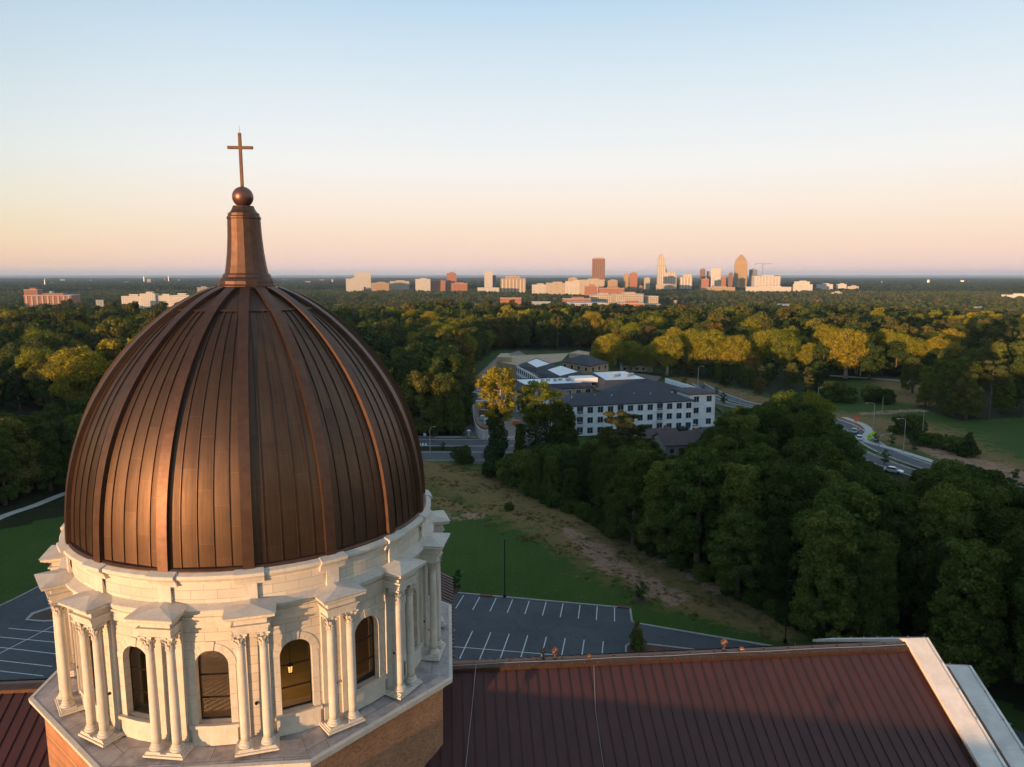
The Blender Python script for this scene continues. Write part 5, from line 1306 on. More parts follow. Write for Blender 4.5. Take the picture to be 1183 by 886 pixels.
for k, px in enumerate((38, 48, 66, 78, 95, 112, 150, 176, 196, 212, 330, 345, 356, 372, 386, 1010, 1062, 1100)):
    d = frng.uniform(5200, 7500); w = frng.uniform(2, 7)
    block_b(px, px + w, 324.6 + frng.uniform(-3.0, 2), d, 40, 'white', adj[k % 10] + ' distant building on the plain ' + ('left of' if px < 250 else 'just right of' if px < 400 else 'far right of') + (' the cross' if k % 2 else ' the lantern') + (' near the brick hall' if px < 100 else ' over the white apartments' if px < 250 else ' under the horizon' ), pent=False, cat='building', grp='pale buildings far off on the plain')
for px, tp, d in ((62.5, 322.5, 4600), (175, 319, 6000), (203, 318.8, 6200)):
    x, y = at(px, d); z = float(terr(x, y)); h = zat(tp, d) - z
    o = MB().tube([(0, 0, 0), (0, 0, h)], [3.2, 1.2], 5).build('radio_mast', MT['galv']); o.location = (x, y, z)
    tag(o, {62.5: 'thin mast on the plain above the brick hall', 175: 'distant mast above the white apartment row', 203: 'faint distant mast close to the dome'}[px], 'mast')
# scattered houses among the woods
hr = random.Random(9)
for px, py, W, D, H, ri, rz, wc, rm, l in ((425, 384, 20, 12, 3.2, .5, .1, (.5, .2, .12), 'membrane', 'white flat-roofed brick house in the trees right of the dome'), (443, 364, 14, 9, 5, 2.8, .2, (.5, .25, .14), 'shingle', 'orange gabled house in the trees right of the dome'),
        (415, 361, 18, 10, 4, 1.5, 0, (.6, .58, .52), 'bluish_roof', 'pale roofed house near the dome shoulder'), (392, 355, 22, 12, 5, 1, 0, (.7, .68, .62), 'flatroof', 'pale long house seen over the dome shoulder'),
        (870, 352, 14, 10, 4, 2, .3, (.6, .55, .5), 'bluish_roof', 'small grey house in the woods under the pointed tower'), (1000, 361, 14, 10, 4, 2, .4, (.6, .5, .4), 'shingle_brown', 'brown house in the woods right of the sheds'),
        (68, 391, 9, 8, 6, 1.5, 0, (.8, .78, .75), 'membrane', 'tiny bright white house front in the dark trees'), (130, 432, 14, 9, 3, 1, .2, (.3, .3, .3), 'flatroof', 'grey flat roof in the dark trees left of the dome')):
    house(px, py, W, D, H, ri, rz, wc, MT[rm], l)

cols_ = [((.55, .52, .48), 'pale'), ((.30, .13, .08), 'brick'), ((.62, .58, .50), 'cream'), ((.40, .30, .22), 'tan')]
rf_ = [('shingle', 'dark-roofed'), ('shingle_brown', 'brown-roofed'), ('bluish_roof', 'grey-roofed'), ('flatroof', 'light-roofed')]
k = 0
for px, py, where in ((455, 352, 'in the woods under the brick towers'), (505, 347, 'in the woods under the slender brick tower'), (530, 362, 'in the woods well below the narrow white tower'), (590, 358, 'below the tan office block'), (470, 372, 'beside the golden clump behind the dome'),
                      (640, 366, 'below the cream complex'), (775, 362, 'between the blue sheds and cream complex'), (905, 356, 'beyond the golden row'), (945, 350, 'under the sunlit white block'), (1040, 352, 'far along the wooded plain'), (1090, 347, 'near the white roofed hall'),
                      (1130, 360, 'above the dark meadow wood'), (20, 362, 'below the long brick hall'), (110, 366, 'in woods below the white apartment row'), (165, 372, 'in woods left of the dome shoulder'), (1075, 372, 'in the woods above the meadow')):
    c_, cn = cols_[k % 4]; m_, mn = rf_[(k * 3 + 1) % 4]
    house(px, py, 16 + (k * 5) % 9, 10 + k % 4, 5 + (k % 3), 3.0, R((k * 37) % 60 - 30), c_, MT[m_], mn + ' ' + cn + ' house ' + where); k += 1

# ================================================================ trees
def quads_mesh(name, C_, Nn, size, mat_, tri=False, asp=.75):
    """many small leaf faces at points C_ facing Nn, as one mesh"""
    n = len(C_)
    t = np.cross(Nn, rng.normal(size=(n, 3))); t /= np.linalg.norm(t, axis=1, keepdims=True) + 1e-9
    b = np.cross(Nn, t); s = size[:, None]
    cs = [C_ - t * s * .5, C_ - b * s * .5 * asp, C_ + t * s * .5, C_ + b * s * .5 * asp]
    v = np.stack(cs, 1).reshape(-1, 3); k = 4
    me = bpy.data.meshes.new(name); me.vertices.add(n * k); me.vertices.foreach_set('co', v.ravel().astype(np.float32))
    me.loops.add(n * k); me.loops.foreach_set('vertex_index', np.arange(n * k, dtype=np.int32))
    me.polygons.add(n); me.polygons.foreach_set('loop_start', np.arange(0, n * k, k, dtype=np.int32)); me.polygons.foreach_set('loop_total', np.full(n, k, np.int32))
    me.materials.append(mat_); me.update(calc_edges=True); return me
def blobs_crown(blobs, nleaf, leaf, jitter=.45, inner=.12, flat=1.0):
    """leaf positions and normals over a union of lumps; blobs: (x, y, z, radius)"""
    B = np.array(blobs); w = B[:, 3] ** 2; pk = rng.choice(len(B), int(nleaf * 1.7), p=w / w.sum())
    d = rng.normal(size=(len(pk), 3)); d /= np.linalg.norm(d, axis=1, keepdims=True)
    rr = B[pk, 3] * (1 - np.abs(rng.normal(0, inner, len(pk)))) * (1 + .10 * np.sin(d[:, 0] * 7 + pk) * np.cos(d[:, 1] * 6 + pk * 2) + .08 * np.sin(d[:, 2] * 11 + pk * 3))
    dd = d.copy(); dd[:, 2] *= flat
    p = B[pk, :3] + dd * rr[:, None]
    keep = np.ones(len(p), bool)
    for i, bl in enumerate(B):
        keep &= (np.linalg.norm(p - bl[:3], axis=1) > bl[3] * .72) | (pk == i)
    keep &= ~((d[:, 2] < -.55) & (rng.random(len(p)) < .5))
    p, d = p[keep][:nleaf], d[keep][:nleaf]
    nn = d + rng.normal(0, jitter, d.shape); nn /= np.linalg.norm(nn, axis=1, keepdims=True)
    return p, nn, leaf * rng.uniform(.6, 1.35, len(p))
def crown_blobs(seed, R_, H, z0, n, shape='round', rb=(.26, .42)):
    r = np.random.default_rng(seed); out = []
    for i in range(n * 6):
        if len(out) >= n: break
        a = r.uniform(0, 2 * math.pi); zt = r.uniform(0, 1) ** .8
        if shape == 'round': prof = math.sqrt(max(0, 1 - (zt * 1.55 - .62) ** 2))
        elif shape == 'vase': prof = .35 + .65 * math.sin(min(1, zt * 1.15) * math.pi * .62) if zt < .8 else math.sqrt(max(0, 1 - ((zt - .55) / .47) ** 2))
        elif shape == 'tower': prof = .8 * (1 - .55 * zt) + .15
        else: prof = 1 - zt * .9
        rad = R_ * prof * math.sqrt(r.uniform(.15, 1)) * .78
        b = R_ * r.uniform(*rb) * (1.0 if shape != 'cone' else (1.1 - .7 * zt))
        c = np.array([rad * math.cos(a), rad * math.sin(a), z0 + H * zt * .88 + .06 * H])
        if all(np.linalg.norm(c - o[:3]) > .55 * (b + o[3]) * .8 for o in out): out.append(np.array([*c, b]))
    return out
def trunk_mb(h, r0, blobs, lean=0., nlimb=7, limbr=.35, top=.8):
    mb = MB(); q = random.Random(int(h * 100 + nlimb)); pts = []; rad = []
    for i in range(7):
        t = i / 6; pts.append((lean * t * t * h + .15 * math.sin(t * 5) * r0, .12 * math.cos(t * 4) * r0, h * top * t)); rad.append(r0 * (1.25 if i == 0 else 1 - .78 * t))
    mb.tube(pts, rad, 7)
    bl = sorted(blobs, key=lambda b: -b[3])[:nlimb]
    for b in bl:
        zt = max(.22 * h, min(h * top * .9, b[2] - np.hypot(b[0], b[1]) * .9 - .5)); k = zt / (h * top); s = Vector((lean * k * k * h, 0, zt)); e = Vector(b[:3]); m_ = s.lerp(e, .5) + Vector((0, 0, -.12 * (e - s).length))
        m_ = s.lerp(e, .5) + Vector(((e.x - s.x) * .12, (e.y - s.y) * .12, -.05 * h))
        mb.tube([s, m_, e], [r0 * limbr * (1.2 - .6 * k), r0 * limbr * .7, r0 * .07], 5)
    return mb
protos = {}
def tree_proto(key, kind, seed, R_, H, nleaf, leaf, mat_, bark='bark', **kw):
    """mesh data for trunk and crown of one tree form; H is its full height"""
    if kind == 'round': bl = crown_blobs(seed, R_, H * .90, H * .08, kw.get('nb', 34), rb=kw.get('rb', (.26, .42))); tk = trunk_mb(H, R_ * .085, bl, .03)
    elif kind == 'vase': bl = crown_blobs(seed, R_, H * .78, H * .20, kw.get('nb', 30), 'vase', (.20, .32)); tk = trunk_mb(H, R_ * .09, bl, .02, 14, .42, .7)
    elif kind == 'wood': bl = crown_blobs(seed, R_, H * .92, H * .05, kw.get('nb', 34), 'tower', kw.get('rb', (.30, .46))); tk = trunk_mb(H, R_ * .08, bl, .02)
    elif kind == 'airy': bl = crown_blobs(seed, R_, H * .62, H * .36, 90, 'vase', (.10, .22)); tk = trunk_mb(H, R_ * .075, bl, .03, 18, .4, .85)
    elif kind == 'cone': bl = crown_blobs(seed, R_, H * .95, H * .03, kw.get('nb', 30), 'cone', (.25, .4)); tk = trunk_mb(H, R_ * .08, bl, 0, 3)
    elif kind == 'pine': bl = crown_blobs(seed, R_, H * .42, H * .58, kw.get('nb', 16), 'round', (.24, .36)); tk = trunk_mb(H, R_ * .075, bl, .02, 10, .3, .92)
    elif kind == 'bush': bl = crown_blobs(seed, R_, H * .9, 0, kw.get('nb', 14), 'round', (.30, .5)); tk = trunk_mb(H, R_ * .06, bl, 0, 5)
    p, n, s = blobs_crown(bl, nleaf, leaf, kw.get('jit', .5), kw.get('inner', .12), kw.get('flat', .85))
    cm = quads_mesh(key + '_crown', p, n, s, MT[mat_])
    tm = bpy.data.meshes.new(key + '_trunk'); tm.from_pydata(tk.v, [], tk.f); tm.materials.append(MT[bark]); tm.polygons.foreach_set('use_smooth', [True] * len(tm.polygons)); tm.update()
    protos[key] = (tm, cm, H, R_)
for i in range(4): tree_proto(f'broad{i}', 'round', 20 + i, 6.2 + .4 * i, 16 + i, 17000, .46, 'leaf', nb=60, inner=.22, rb=(.15, .31))
for i in range(3): tree_proto(f'wood{i}', 'wood', 40 + i, 5.0 + .5 * i, 18 + i, 34000, .38, 'leaf_dark', nb=120, inner=.3, rb=(.13, .27))
for i in range(2): tree_proto(f'green{i}', 'round', 140 + i, 6.0 + i, 18, 30000, .38, 'leaf_mid', nb=100, inner=.3, rb=(.13, .27))
for i in range(3): tree_proto(f'gold{i}', 'vase', 60 + i, 7.5, 18, 15000, .44, 'leaf_sungold', 'palebark', nb=60, inner=.3)
for i in range(2): tree_proto(f'pine{i}', 'pine', 80 + i, 3.8, 19, 7000, .40, 'leaf_pine', nb=18, flat=.6, inner=.25)
tree_proto('airy0', 'airy', 91, 6.0, 26, 12000, .42, 'leaf_sungold', 'palebark', inner=.45); tree_proto('airy1', 'airy', 97, 6.4, 24, 12000, .42, 'leaf_sungold', 'palebark', inner=.45)
tree_proto('cone0', 'cone', 101, 2.2, 6, 5000, .22, 'leaf_dark')
for i in range(3): tree_proto(f'bush{i}', 'bush', 110 + i, 2.6, 4.0, 3500, .34, 'leaf_dark')
tree_proto('young0', 'round', 120, 1.6, 5.0, 1100, .26, 'leaf_young', nb=9, inner=.3)
tree_proto('cedar0', 'cone', 130, 3.6, 10, 9000, .32, 'leaf_dark', nb=40)
COUNT = {}
def tree(key, x, y, h, name, label, cat='tree', group=None, rz=None, wide=1.0, z=None):
    tm, cm, H, R_ = protos[key]; s = h / H; z = float(terr(x, y)) if z is None else z
    t = empty(name, (x, y, z - .05), rng.uniform(0, 6.28) if rz is None else rz, label, cat, group); t.scale = (s * wide, s * wide, s)
    for nm, me in (('trunk', tm), ('crown', cm)):
        o = bpy.data.objects.new(nm, me); col.objects.link(o); o.parent = t
    COUNT[name] = COUNT.get(name, 0) + 1
    return t
def ptree(key, px, base, top, name, label, cat='tree', group=None, wide=1.0, rz=None):
    g = gp(px, base); return tree(key, g.x, g.y, zat(top, g.y), name, label, cat, group, rz, wide)
# --- single trees one can point at
t = ptree('airy0', 576, 534, 420, 'tall_poplar', 'tallest golden airy tree with pale trunk, in front of the building yard', wide=1.2)
t2 = ptree('airy1', 621, 527, 438, 'tall_poplar', 'second golden airy tree, ivy-covered, covering the white apartment wall', wide=1.4)
def ivy(tr, key, hh, r_, seed):
    r2 = np.random.default_rng(seed); bl = [np.array([r2.normal(0, r_ * .3), r2.normal(0, r_ * .3), z, r_ * r2.uniform(.6, 1.0) * (1.15 - .6 * z / hh)]) for z in np.linspace(.8, hh, 11)]
    p, n, s = blobs_crown(bl, 7000, .40, .5, .15); o = bpy.data.objects.new('ivy', quads_mesh('ivy', p, n, s, MT['leaf_ivy'])); col.objects.link(o); o.parent = tr
ivy(t, 'a', 14, 2.7, 1); ivy(t2, 'b', 15, 3.6, 2)
ptree('wood0', 601, 533, 486, 'ivy_clad_tree', 'dark ivy-clad stump tree between the two golden airy trees', wide=.75)
ptree('wood1', 650, 532, 462, 'ivy_clad_tree', 'dark leafy tree covering the corner of the white apartments', wide=1.15)
ptree('pine0', 711, 558.5, 475, 'pine_tree', 'golden pine with bare trunk in front of the apartments', cat='pine', wide=1.35)
ptree('pine1', 726, 545, 478, 'pine_tree', 'second golden pine, broader and behind the bare-trunked one', cat='pine', wide=1.6)
ptree('cone0', 735, 750, 714, 'small_evergreen', 'small dark evergreen on the car park island', cat='tree', wide=.95)
for px, b, tp, l in ((740, 694, 668, 'thin young tree in mulch where lawn meets drive'), (526, 683, 655, 'thin young tree in mulch by the dome cornice'), ):
    ptree('young0', px, b, tp, 'young_tree', l); g = gp(px, b)
    mb = MB(); mb.lathe([(1.05, 0), (.9, .14), (.3, .24)], 14); o = mb.build('mulch_ring', MT['mulch']); o.location = g; tag(o, 'round brown mulch bed under the young tree by ' + ('the drive' if px > 700 else 'the dome'), 'mulch bed')
for k, (px, b, tp) in enumerate(((502, 505, 492), (535.5, 505, 493), (511, 520, 509), (1012, 512, 500), (1030, 514, 500), (1056, 521, 509), (1022, 536, 519), (812, 452, 444), (828, 455, 446), (836, 466, 452), (840, 446, 436), (1169, 560, 540), (790, 445, 434))):
    ptree('young0', px, b, tp, 'street_tree', ('small green street tree ' + ('on the pavement beside the dome', 'beside the blue portable toilet', 'on the median near the dome', 'by the pedestrian sign', 'between footpath and bank lamp', 'where footpath meets the bank', 'on the median under the lamp', 'by the far end of the road', 'second along the far road', 'on the far median', 'on the verge behind the far road', 'on the bank at the photo edge', 'behind the apartment tower')[k]), wide=1.3)
g = gp(533, 536); ptree('bush0', 533, 535, 516, 'roadside_bush', 'leafy round bush at the near edge of the road', 'bush', wide=1.0)
o = MB().tube([(0, 0, 0), (.5, .2, 4), (1.3, .3, 8), (2.4, .2, 13)], [.25, .2, .14, .05], 6).build('dead_tree', MT['deadbark']); o.location = gp(925, 700); tag(o, 'leaning bleached dead trunk at the edge of the dark wood', 'dead tree')
o = MB().tube([(0, 0, 0), (.1, .1, 5), (.0, .1, 11)], [.2, .16, .05], 6).build('dead_tree', MT['deadbark']); o.location = gp(897, 690); tag(o, 'upright slim dead trunk in the dark wood near the drive', 'dead tree')
mb = MB(); mb.tube([(0, 0, 0), (.2, 0, 6), (1.0, 0, 10), (.6, 0, 15)], [.35, .3, .2, .05], 6); mb.tube([(.2, 0, 6), (2.6, .2, 8.4), (4.6, .1, 8.6)], [.2, .12, .04], 5); mb.tube([(.9, 0, 9.5), (-1.0, 0, 12.5)], [.14, .04], 5); mb.tube([(.3, 0, 7), (-1.8, .2, 9)], [.12, .03], 5)
o = mb.build('dead_tree', MT['deadbark']); o.location = (66, 87, 0); tag(o, 'pale bare forked dead tree beyond the stone gable', 'dead tree')

# --- the named woods
ADJ = {'near_wood': ('dark green tree packed in the shaded wood beyond the lawn', 'dark trees of the wood beyond the lawn'),
       'behind_dome': ('tall olive tree in the clump between dome and building yard', 'tall trees between the dome and the building yard'),
       'left_wood': ('dark tree in the shaded wood beyond the left lawn', 'dark trees beyond the lawn left of the dome'),
       'gold_row': ('spreading golden tree in the sunlit row above the meadow', 'spreading golden trees above the meadow'),
       'meadow_wood': ('dark round tree in the wood beyond the green meadow', 'dark trees beyond the green meadow'),
       'mid': ('olive-green round tree in the broad wooded plain', 'round trees of the wooded plain beyond the apartments')}
indiv = []      # (apparent size, key, x, y, h, zone, wide)
placed = []
def ok(x, y, d, lst=placed):
    return all((x - a) ** 2 + (y - b) ** 2 > (d * .5 + e * .5) ** 2 * .8 for a, b, e in lst)
TOPLIM_X = [540, 560, 600, 640, 680, 700, 745, 770, 800, 822, 840, 870, 900, 940, 965, 985, 1010, 1040, 1060, 1080, 1120, 1160, 1190, 1260]
TOPLIM_Y = [536, 533, 522, 512, 506, 500, 506, 528, 522, 492, 470, 462, 452, 462, 486, 520, 540, 556, 556, 534, 532, 556, 566, 560]
ROADS = [(ROAD_A, 18), (ROAD_B, 13), ([tuple(v) for v in FOOT], 5)]
def near_road(x, y, extra=0.):
    for pts, w in ROADS:
        if seg_dist(np.array([x]), np.array([y]), [(p[0], p[1], w + extra) for p in pts])[0] < 1: return True
    return False
nr = np.random.default_rng(3)
tries = 0
while tries < 9000:
    tries += 1
    x, y = nr.uniform(-8, 140), nr.uniform(62, 206)
    if not in_poly(np.array([x]), np.array([y]), WOOD)[0]: continue
    px, _ = proj(x, y, 0)
    if px > 1290 or near_road(x, y) or (x - 60.) ** 2 / 400 + (y - 214) ** 2 / 100 < 1: continue
    d = 5.6 if y > 120 else 6.5
    if not ok(x, y, d): continue
    lim = float(np.interp(px, TOPLIM_X, TOPLIM_Y)); hmax = zat(lim, y) * 1.0
    h = min(nr.uniform(14, 23), hmax * nr.uniform(.86, 1.0))
    if x < 24 and y > 135: h = min(h, nr.uniform(9, 14))
    if h < 3.5: continue
    placed.append((x, y, d)); indiv.append((h / y, ('green%d' % nr.integers(2) if nr.random() < .22 else 'wood%d' % nr.integers(3)) if h > 8 else 'bush%d' % nr.integers(3), x, y, h, 'near_wood', nr.uniform(.85, 1.15) if h > 8 else 1.3))
# crowns forming the high shoulder of the wood
for px, b, tp, k_, w in ((880, 560, 470, 'green0', 1.1), (905, 545, 450, 'green1', 1.05), (850, 570, 480, 'green1', 1.1), (935, 560, 468, 'wood0', 1.2), (925, 600, 500, 'green0', 1.15), (870, 610, 510, 'green1', 1.15), (960, 610, 520, 'wood1', 1.2), (1090, 640, 530, 'green0', 1.1), (1130, 650, 535, 'wood0', 1.15), (1175, 680, 560, 'wood1', 1.1), (995, 640, 545, 'wood2', 1.2)):
    g = gp(px, b); placed.append((g.x, g.y, 6)); indiv.append((1, k_, g.x, g.y, zat(tp, g.y), 'near_wood', w))
def zone(n, pts_poly, hr_, keys, zname, d, ymin_top=None, wide=(.9, 1.15), holes=()):
    P_ = np.array(pts_poly); lo, hi = P_.min(0), P_.max(0); c = 0; tr_ = 0
    while c < n and tr_ < n * 60:
        tr_ += 1; x, y = nr.uniform(lo[0], hi[0]), nr.uniform(lo[1], hi[1])
        if not in_poly(np.array([x]), np.array([y]), pts_poly)[0] or near_road(x, y) or not ok(x, y, d): continue
        h = nr.uniform(*hr_)
        if ymin_top is not None:
            px, _ = proj(x, y, 0); lim = np.interp(px, ymin_top[0], ymin_top[1]); h = min(h, zat(lim, y) - float(terr(x, y)))
            if h < 5: continue
        placed.append((x, y, d)); c += 1
        indiv.append((h / y, keys[nr.integers(len(keys))], x, y, h, zname, nr.uniform(*wide)))
zone(52, P((400, 503), (540, 503), (533, 470), (538, 440), (470, 425), (380, 430)), (20, 28), ['broad0', 'broad2', 'wood0', 'wood1', 'pine0', 'wood2'], 'behind_dome', 5.6, ([380, 450, 470, 520, 545], [395, 415, 398, 400, 430]), (.75, 1.0))
zone(60, P((-60, 592), (0, 592), (80, 565), (140, 560), (140, 500), (-60, 500)) , (13, 19), ['wood0', 'wood1', 'wood2', 'broad0'], 'left_wood', 6.2, ([-60, 0, 40, 100], [470, 470, 480, 440]))
zone(60, P((700, 412), (700, 402), (830, 414), (940, 432), (1050, 432), (1110, 428), (1110, 410), (800, 398), (700, 396)), (19, 24), ['gold0', 'gold1', 'gold2'], 'gold_row', 9, ([700, 740, 800, 860, 930, 1100], [388, 384, 378, 378, 376, 384]), (.85, 1.05))
for px, b, tp, k_ in ((478, 500, 440, 'wood0'), (487, 501, 425, 'broad1'), (496, 500, 445, 'wood2'), (505, 502, 455, 'wood1'), (513, 499, 430, 'broad3'), (521, 501, 450, 'wood0'), (529, 500, 460, 'wood2'), (534, 496, 445, 'wood1'), (500, 490, 412, 'broad0'), (516, 488, 408, 'wood1'), (530, 484, 425, 'broad2'), (537, 478, 440, 'wood0'), (485, 488, 405, 'broad2')):
    g = gp(px, b); placed.append((g.x, g.y, 6)); indiv.append((1, k_, g.x, g.y, zat(tp, g.y), 'behind_dome', 1.0))
gr = np.random.default_rng(77)
for row, (yb, tb, n_) in enumerate(((432, 384, 16), (421, 377, 17), (413, 371, 15))):
    for i in range(n_):
        px = 698 + (1108 - 698) * (i + .5 * (row % 2) + gr.uniform(-.25, .25)) / n_; g = gp(px, yb + gr.uniform(-2, 2) + (4 if px > 950 and row == 0 else 0))
        if near_road(g.x, g.y) or not ok(g.x, g.y, 5.5): continue
        placed.append((g.x, g.y, 8)); indiv.append((.1, 'gold%d' % gr.integers(3) if gr.random() < .7 else 'broad%d' % gr.integers(4), g.x, g.y, min(25, zat(tb + gr.uniform(-4, 14), g.y)), 'gold_row', gr.uniform(1.0, 1.25)))
zone(30, P((760, 432), (940, 470), (950, 440), (830, 420)), (7, 12), ['broad0', 'broad1', 'pine0', 'wood2'], 'mid', 6.5)
zone(60, P((1062, 468), (1112, 484), (1183, 482), (1260, 480), (1260, 415), (1110, 418), (1040, 432)), (16, 22), ['wood1', 'broad3', 'wood0'], 'meadow_wood', 7.5, ([1000, 1060, 1100, 1150, 1250], [420, 412, 395, 388, 392]))
for px, b, tp in ((1118, 527, 497), (1060, 512, 497), (1075, 515, 499), (1092, 519, 500), (1104, 522, 504), (965, 463, 440), (1008, 462, 445), (1017, 465, 448), (1048, 500, 478)):
    g = gp(px, b); placed.append((g.x, g.y, 5)); indiv.append((.5, 'cedar0' if px in (1118, 1092) else 'bush1', g.x, g.y, zat(tp, g.y), 'shrub', 1.4 if px not in (1118, 1092) else 1.2))

# --- the wooded plain: nearest crowns one by one, the rest as one wood
fr_ = np.random.default_rng(21)
def cands(r0, r1, step, wedge=41):
    xs, ys = np.meshgrid(np.arange(-r1 * .78, r1 * .78, step), np.arange(r0 * .70, r1, step))
    x = (xs + fr_.uniform(-.48, .48, xs.shape) * step).ravel(); y = (ys + fr_.uniform(-.48, .48, ys.shape) * step).ravel()
    r = np.hypot(x, y); k = (r > r0) & (r <= r1) & (np.abs(x) < y * math.tan(R(wedge))); return x[k], y[k]
HOLES = [(P((690, 440), (690, 420), (760, 420), (860, 424), (1045, 430), (1060, 445), (960, 475), (850, 452)), 0), (CHURCH_LAND, 0), (MEADOW, 0), (SITE, 0), (WOOD, 0), (GREEN_FAR, 0), (P((-60, 620), (100, 590), (140, 570), (140, 500), (-60, 500)), 0), (P((0, 494), (0, 476), (80, 480), (85, 494)), 0),
         (P((395, 505), (540, 505), (540, 440), (470, 425), (380, 430)), 0), (P((1060, 600), (1062, 468), (1112, 484), (1183, 482), (1300, 480), (1300, 415), (1110, 418), (1040, 432), (1000, 440)), 0)]
def keep_mask(x, y):
    k = np.ones(len(x), bool)
    for p_, _ in HOLES: k &= ~in_poly(x, y, p_)
    for pts, w in ROADS: k &= seg_dist(x, y, [(p[0], p[1], w) for p in pts]) > 1
    return k
bld = [(o.location.x, o.location.y, max([max(c.dimensions.x, c.dimensions.y) for c in bpy.data.objects if c.parent == o] + [10])) for o in []]
bpy.context.view_layer.update()
BL = []
for o in bpy.data.objects:
    if o.parent is None and (o.name.startswith('city_building') or o.name.startswith('house')):
        w = o.get('_w', 0)
        dx = max((c.dimensions.x for c in o.children if c.type == 'MESH'), default=20); dy = max((c.dimensions.y for c in o.children if c.type == 'MESH'), default=20)
        BL.append((o.location.x, o.location.y, dx / 2 + 5, dy / 2 + 5, o.rotation_euler.z, o.name.startswith('house')))
def off_buildings(x, y):
    k = np.ones(len(x), bool)
    for bx, by, hx, hy, rz, hs in BL:
        dx, dy = x - bx, y - by; u_, v_ = dx * math.cos(rz) + dy * math.sin(rz), -dx * math.sin(rz) + dy * math.cos(rz)
        k &= ~((np.abs(u_) < hx) & (v_ < hy) & (v_ > -hy - (60 if hs else 40 if by > 2400 else 130)))
    return k
x1, y1 = cands(165, 900, 10.2); k = keep_mask(x1, y1) & off_buildings(x1, y1); x1, y1 = x1[k], y1[k]
h1 = 12 + 12 * fr_.random(len(x1)) ** 1.3 + 3 * np.sin(x1 / 60.) * np.cos(y1 / 75.)
pxs = 591.5 + FPX * x1 / (y1 * cp)
inview = (pxs > -15) & (pxs < 1200)
hid = np.zeros(len(x1), bool)
# behind the dome
hid |= (pxs > 95) & (pxs < 470) & (y1 < 420)
vis = inview & ~hid
NH = len(indiv)
for i in np.nonzero(vis)[0]:
    kk = ['broad0', 'broad1', 'broad2', 'broad3', 'gold1'][int(fr_.integers(5))] if fr_.random() < .9 else 'pine0'
    indiv.append((h1[i] / y1[i], kk, float(x1[i]), float(y1[i]), float(h1[i]), 'mid', float(fr_.uniform(.9, 1.2))))
xr, yr, hr1 = x1[~vis], y1[~vis], h1[~vis]
# front to back: how much of each tree shows past those before it
G = np.zeros((444, 640), bool)
G[150:, 38:245] |= True; G[150:230, 38:80] = False; G[150:200, 80:100] = False; G[150:200, 200:245] = False; G[384:, :] = True; G[370:384, 410:545] = True
shown = {}
for q in sorted(range(len(indiv)), key=lambda q: indiv[q][3]):
    _, key, x, y, h, zn, w = indiv[q]; R_ = protos[key][3] * h / protos[key][2] * w * .85; zt_ = float(terr(x, y))
    px, pt = proj(x, y, zt_ + h); _, pb = proj(x, y, zt_ + h * .1); pw = R_ * FPX / (y * cp)
    c0, c1, r0_, r1_ = int((px - pw) / 2), int((px + pw) / 2) + 1, int(pt / 2), int(pb / 2) + 1
    c0, c1, r0_, r1_ = max(c0, 0), min(c1, 592), max(r0_, 0), min(r1_, 443)
    if c1 <= c0 or r1_ <= r0_: shown[q] = 0; continue
    yy, xx = np.mgrid[r0_:r1_, c0:c1]; el = ((xx - px / 2) / (pw / 2 + .5)) ** 2 + ((yy - (pt + pb) / 4) / ((pb - pt) / 4 + .5)) ** 2 < 1.0
    sub = G[r0_:r1_, c0:c1]; shown[q] = int((el & ~sub).sum()); sub |= el
big = [q for q in range(len(indiv)) if indiv[q][1][:4] in ('wood', 'broa', 'gold', 'gree')]
big.sort(key=lambda q: -shown[q]); keepset = set([q for q in big[:296] if shown[q] > 6])
pins = [q for q in range(len(indiv)) if indiv[q][1][:4] == 'pine']; pins.sort(key=lambda q: -shown[q]); keepset |= set([q for q in pins[:60] if shown[q] > 6])
keepset |= set(q for q in range(len(indiv)) if indiv[q][1][:4] in ('bush', 'ceda') and (shown[q] > 8 or indiv[q][5] == 'shrub'))
drop = [indiv[q] for q in range(len(indiv)) if q not in keepset]
indiv = [indiv[q] for q in sorted(keepset)]
print('kept', len(indiv), 'massed', len(drop), 'least shown', shown[big[295]] if len(big) > 295 else 0)
for _, key, x, y, h, zn, w in indiv:
    if zn == 'shrub': tree(key, x, y, h, 'meadow_shrub' if key[:4] == 'bush' else 'meadow_cedar', 'dark rounded shrub scattered along the meadow edge' if key[:4] == 'bush' else 'dark conical cedar at the meadow edge', 'shrub' if key[:4] == 'bush' else 'tree', 'shrubs along the meadow edge' if key[:4] == 'bush' else 'cedars at the meadow edge', wide=w)
    elif key[:4] == 'bush': tree(key, x, y, h, 'understory_tree', 'low dark bushy tree within the shaded wood', 'tree', 'low bushy trees within the shaded wood', wide=w)
    elif key[:4] == 'pine': tree(key, x, y, h, 'pine_tree', 'olive pine standing among ' + ('the clump beside the dome' if zn == 'behind_dome' else 'round trees of the plain'), 'pine', 'pines among ' + ('the clump beside the dome' if zn == 'behind_dome' else 'the plain'), wide=w)
    else: tree(key, x, y, h, 'broadleaf_tree', ADJ[zn][0], 'tree', ADJ[zn][1], wide=w)

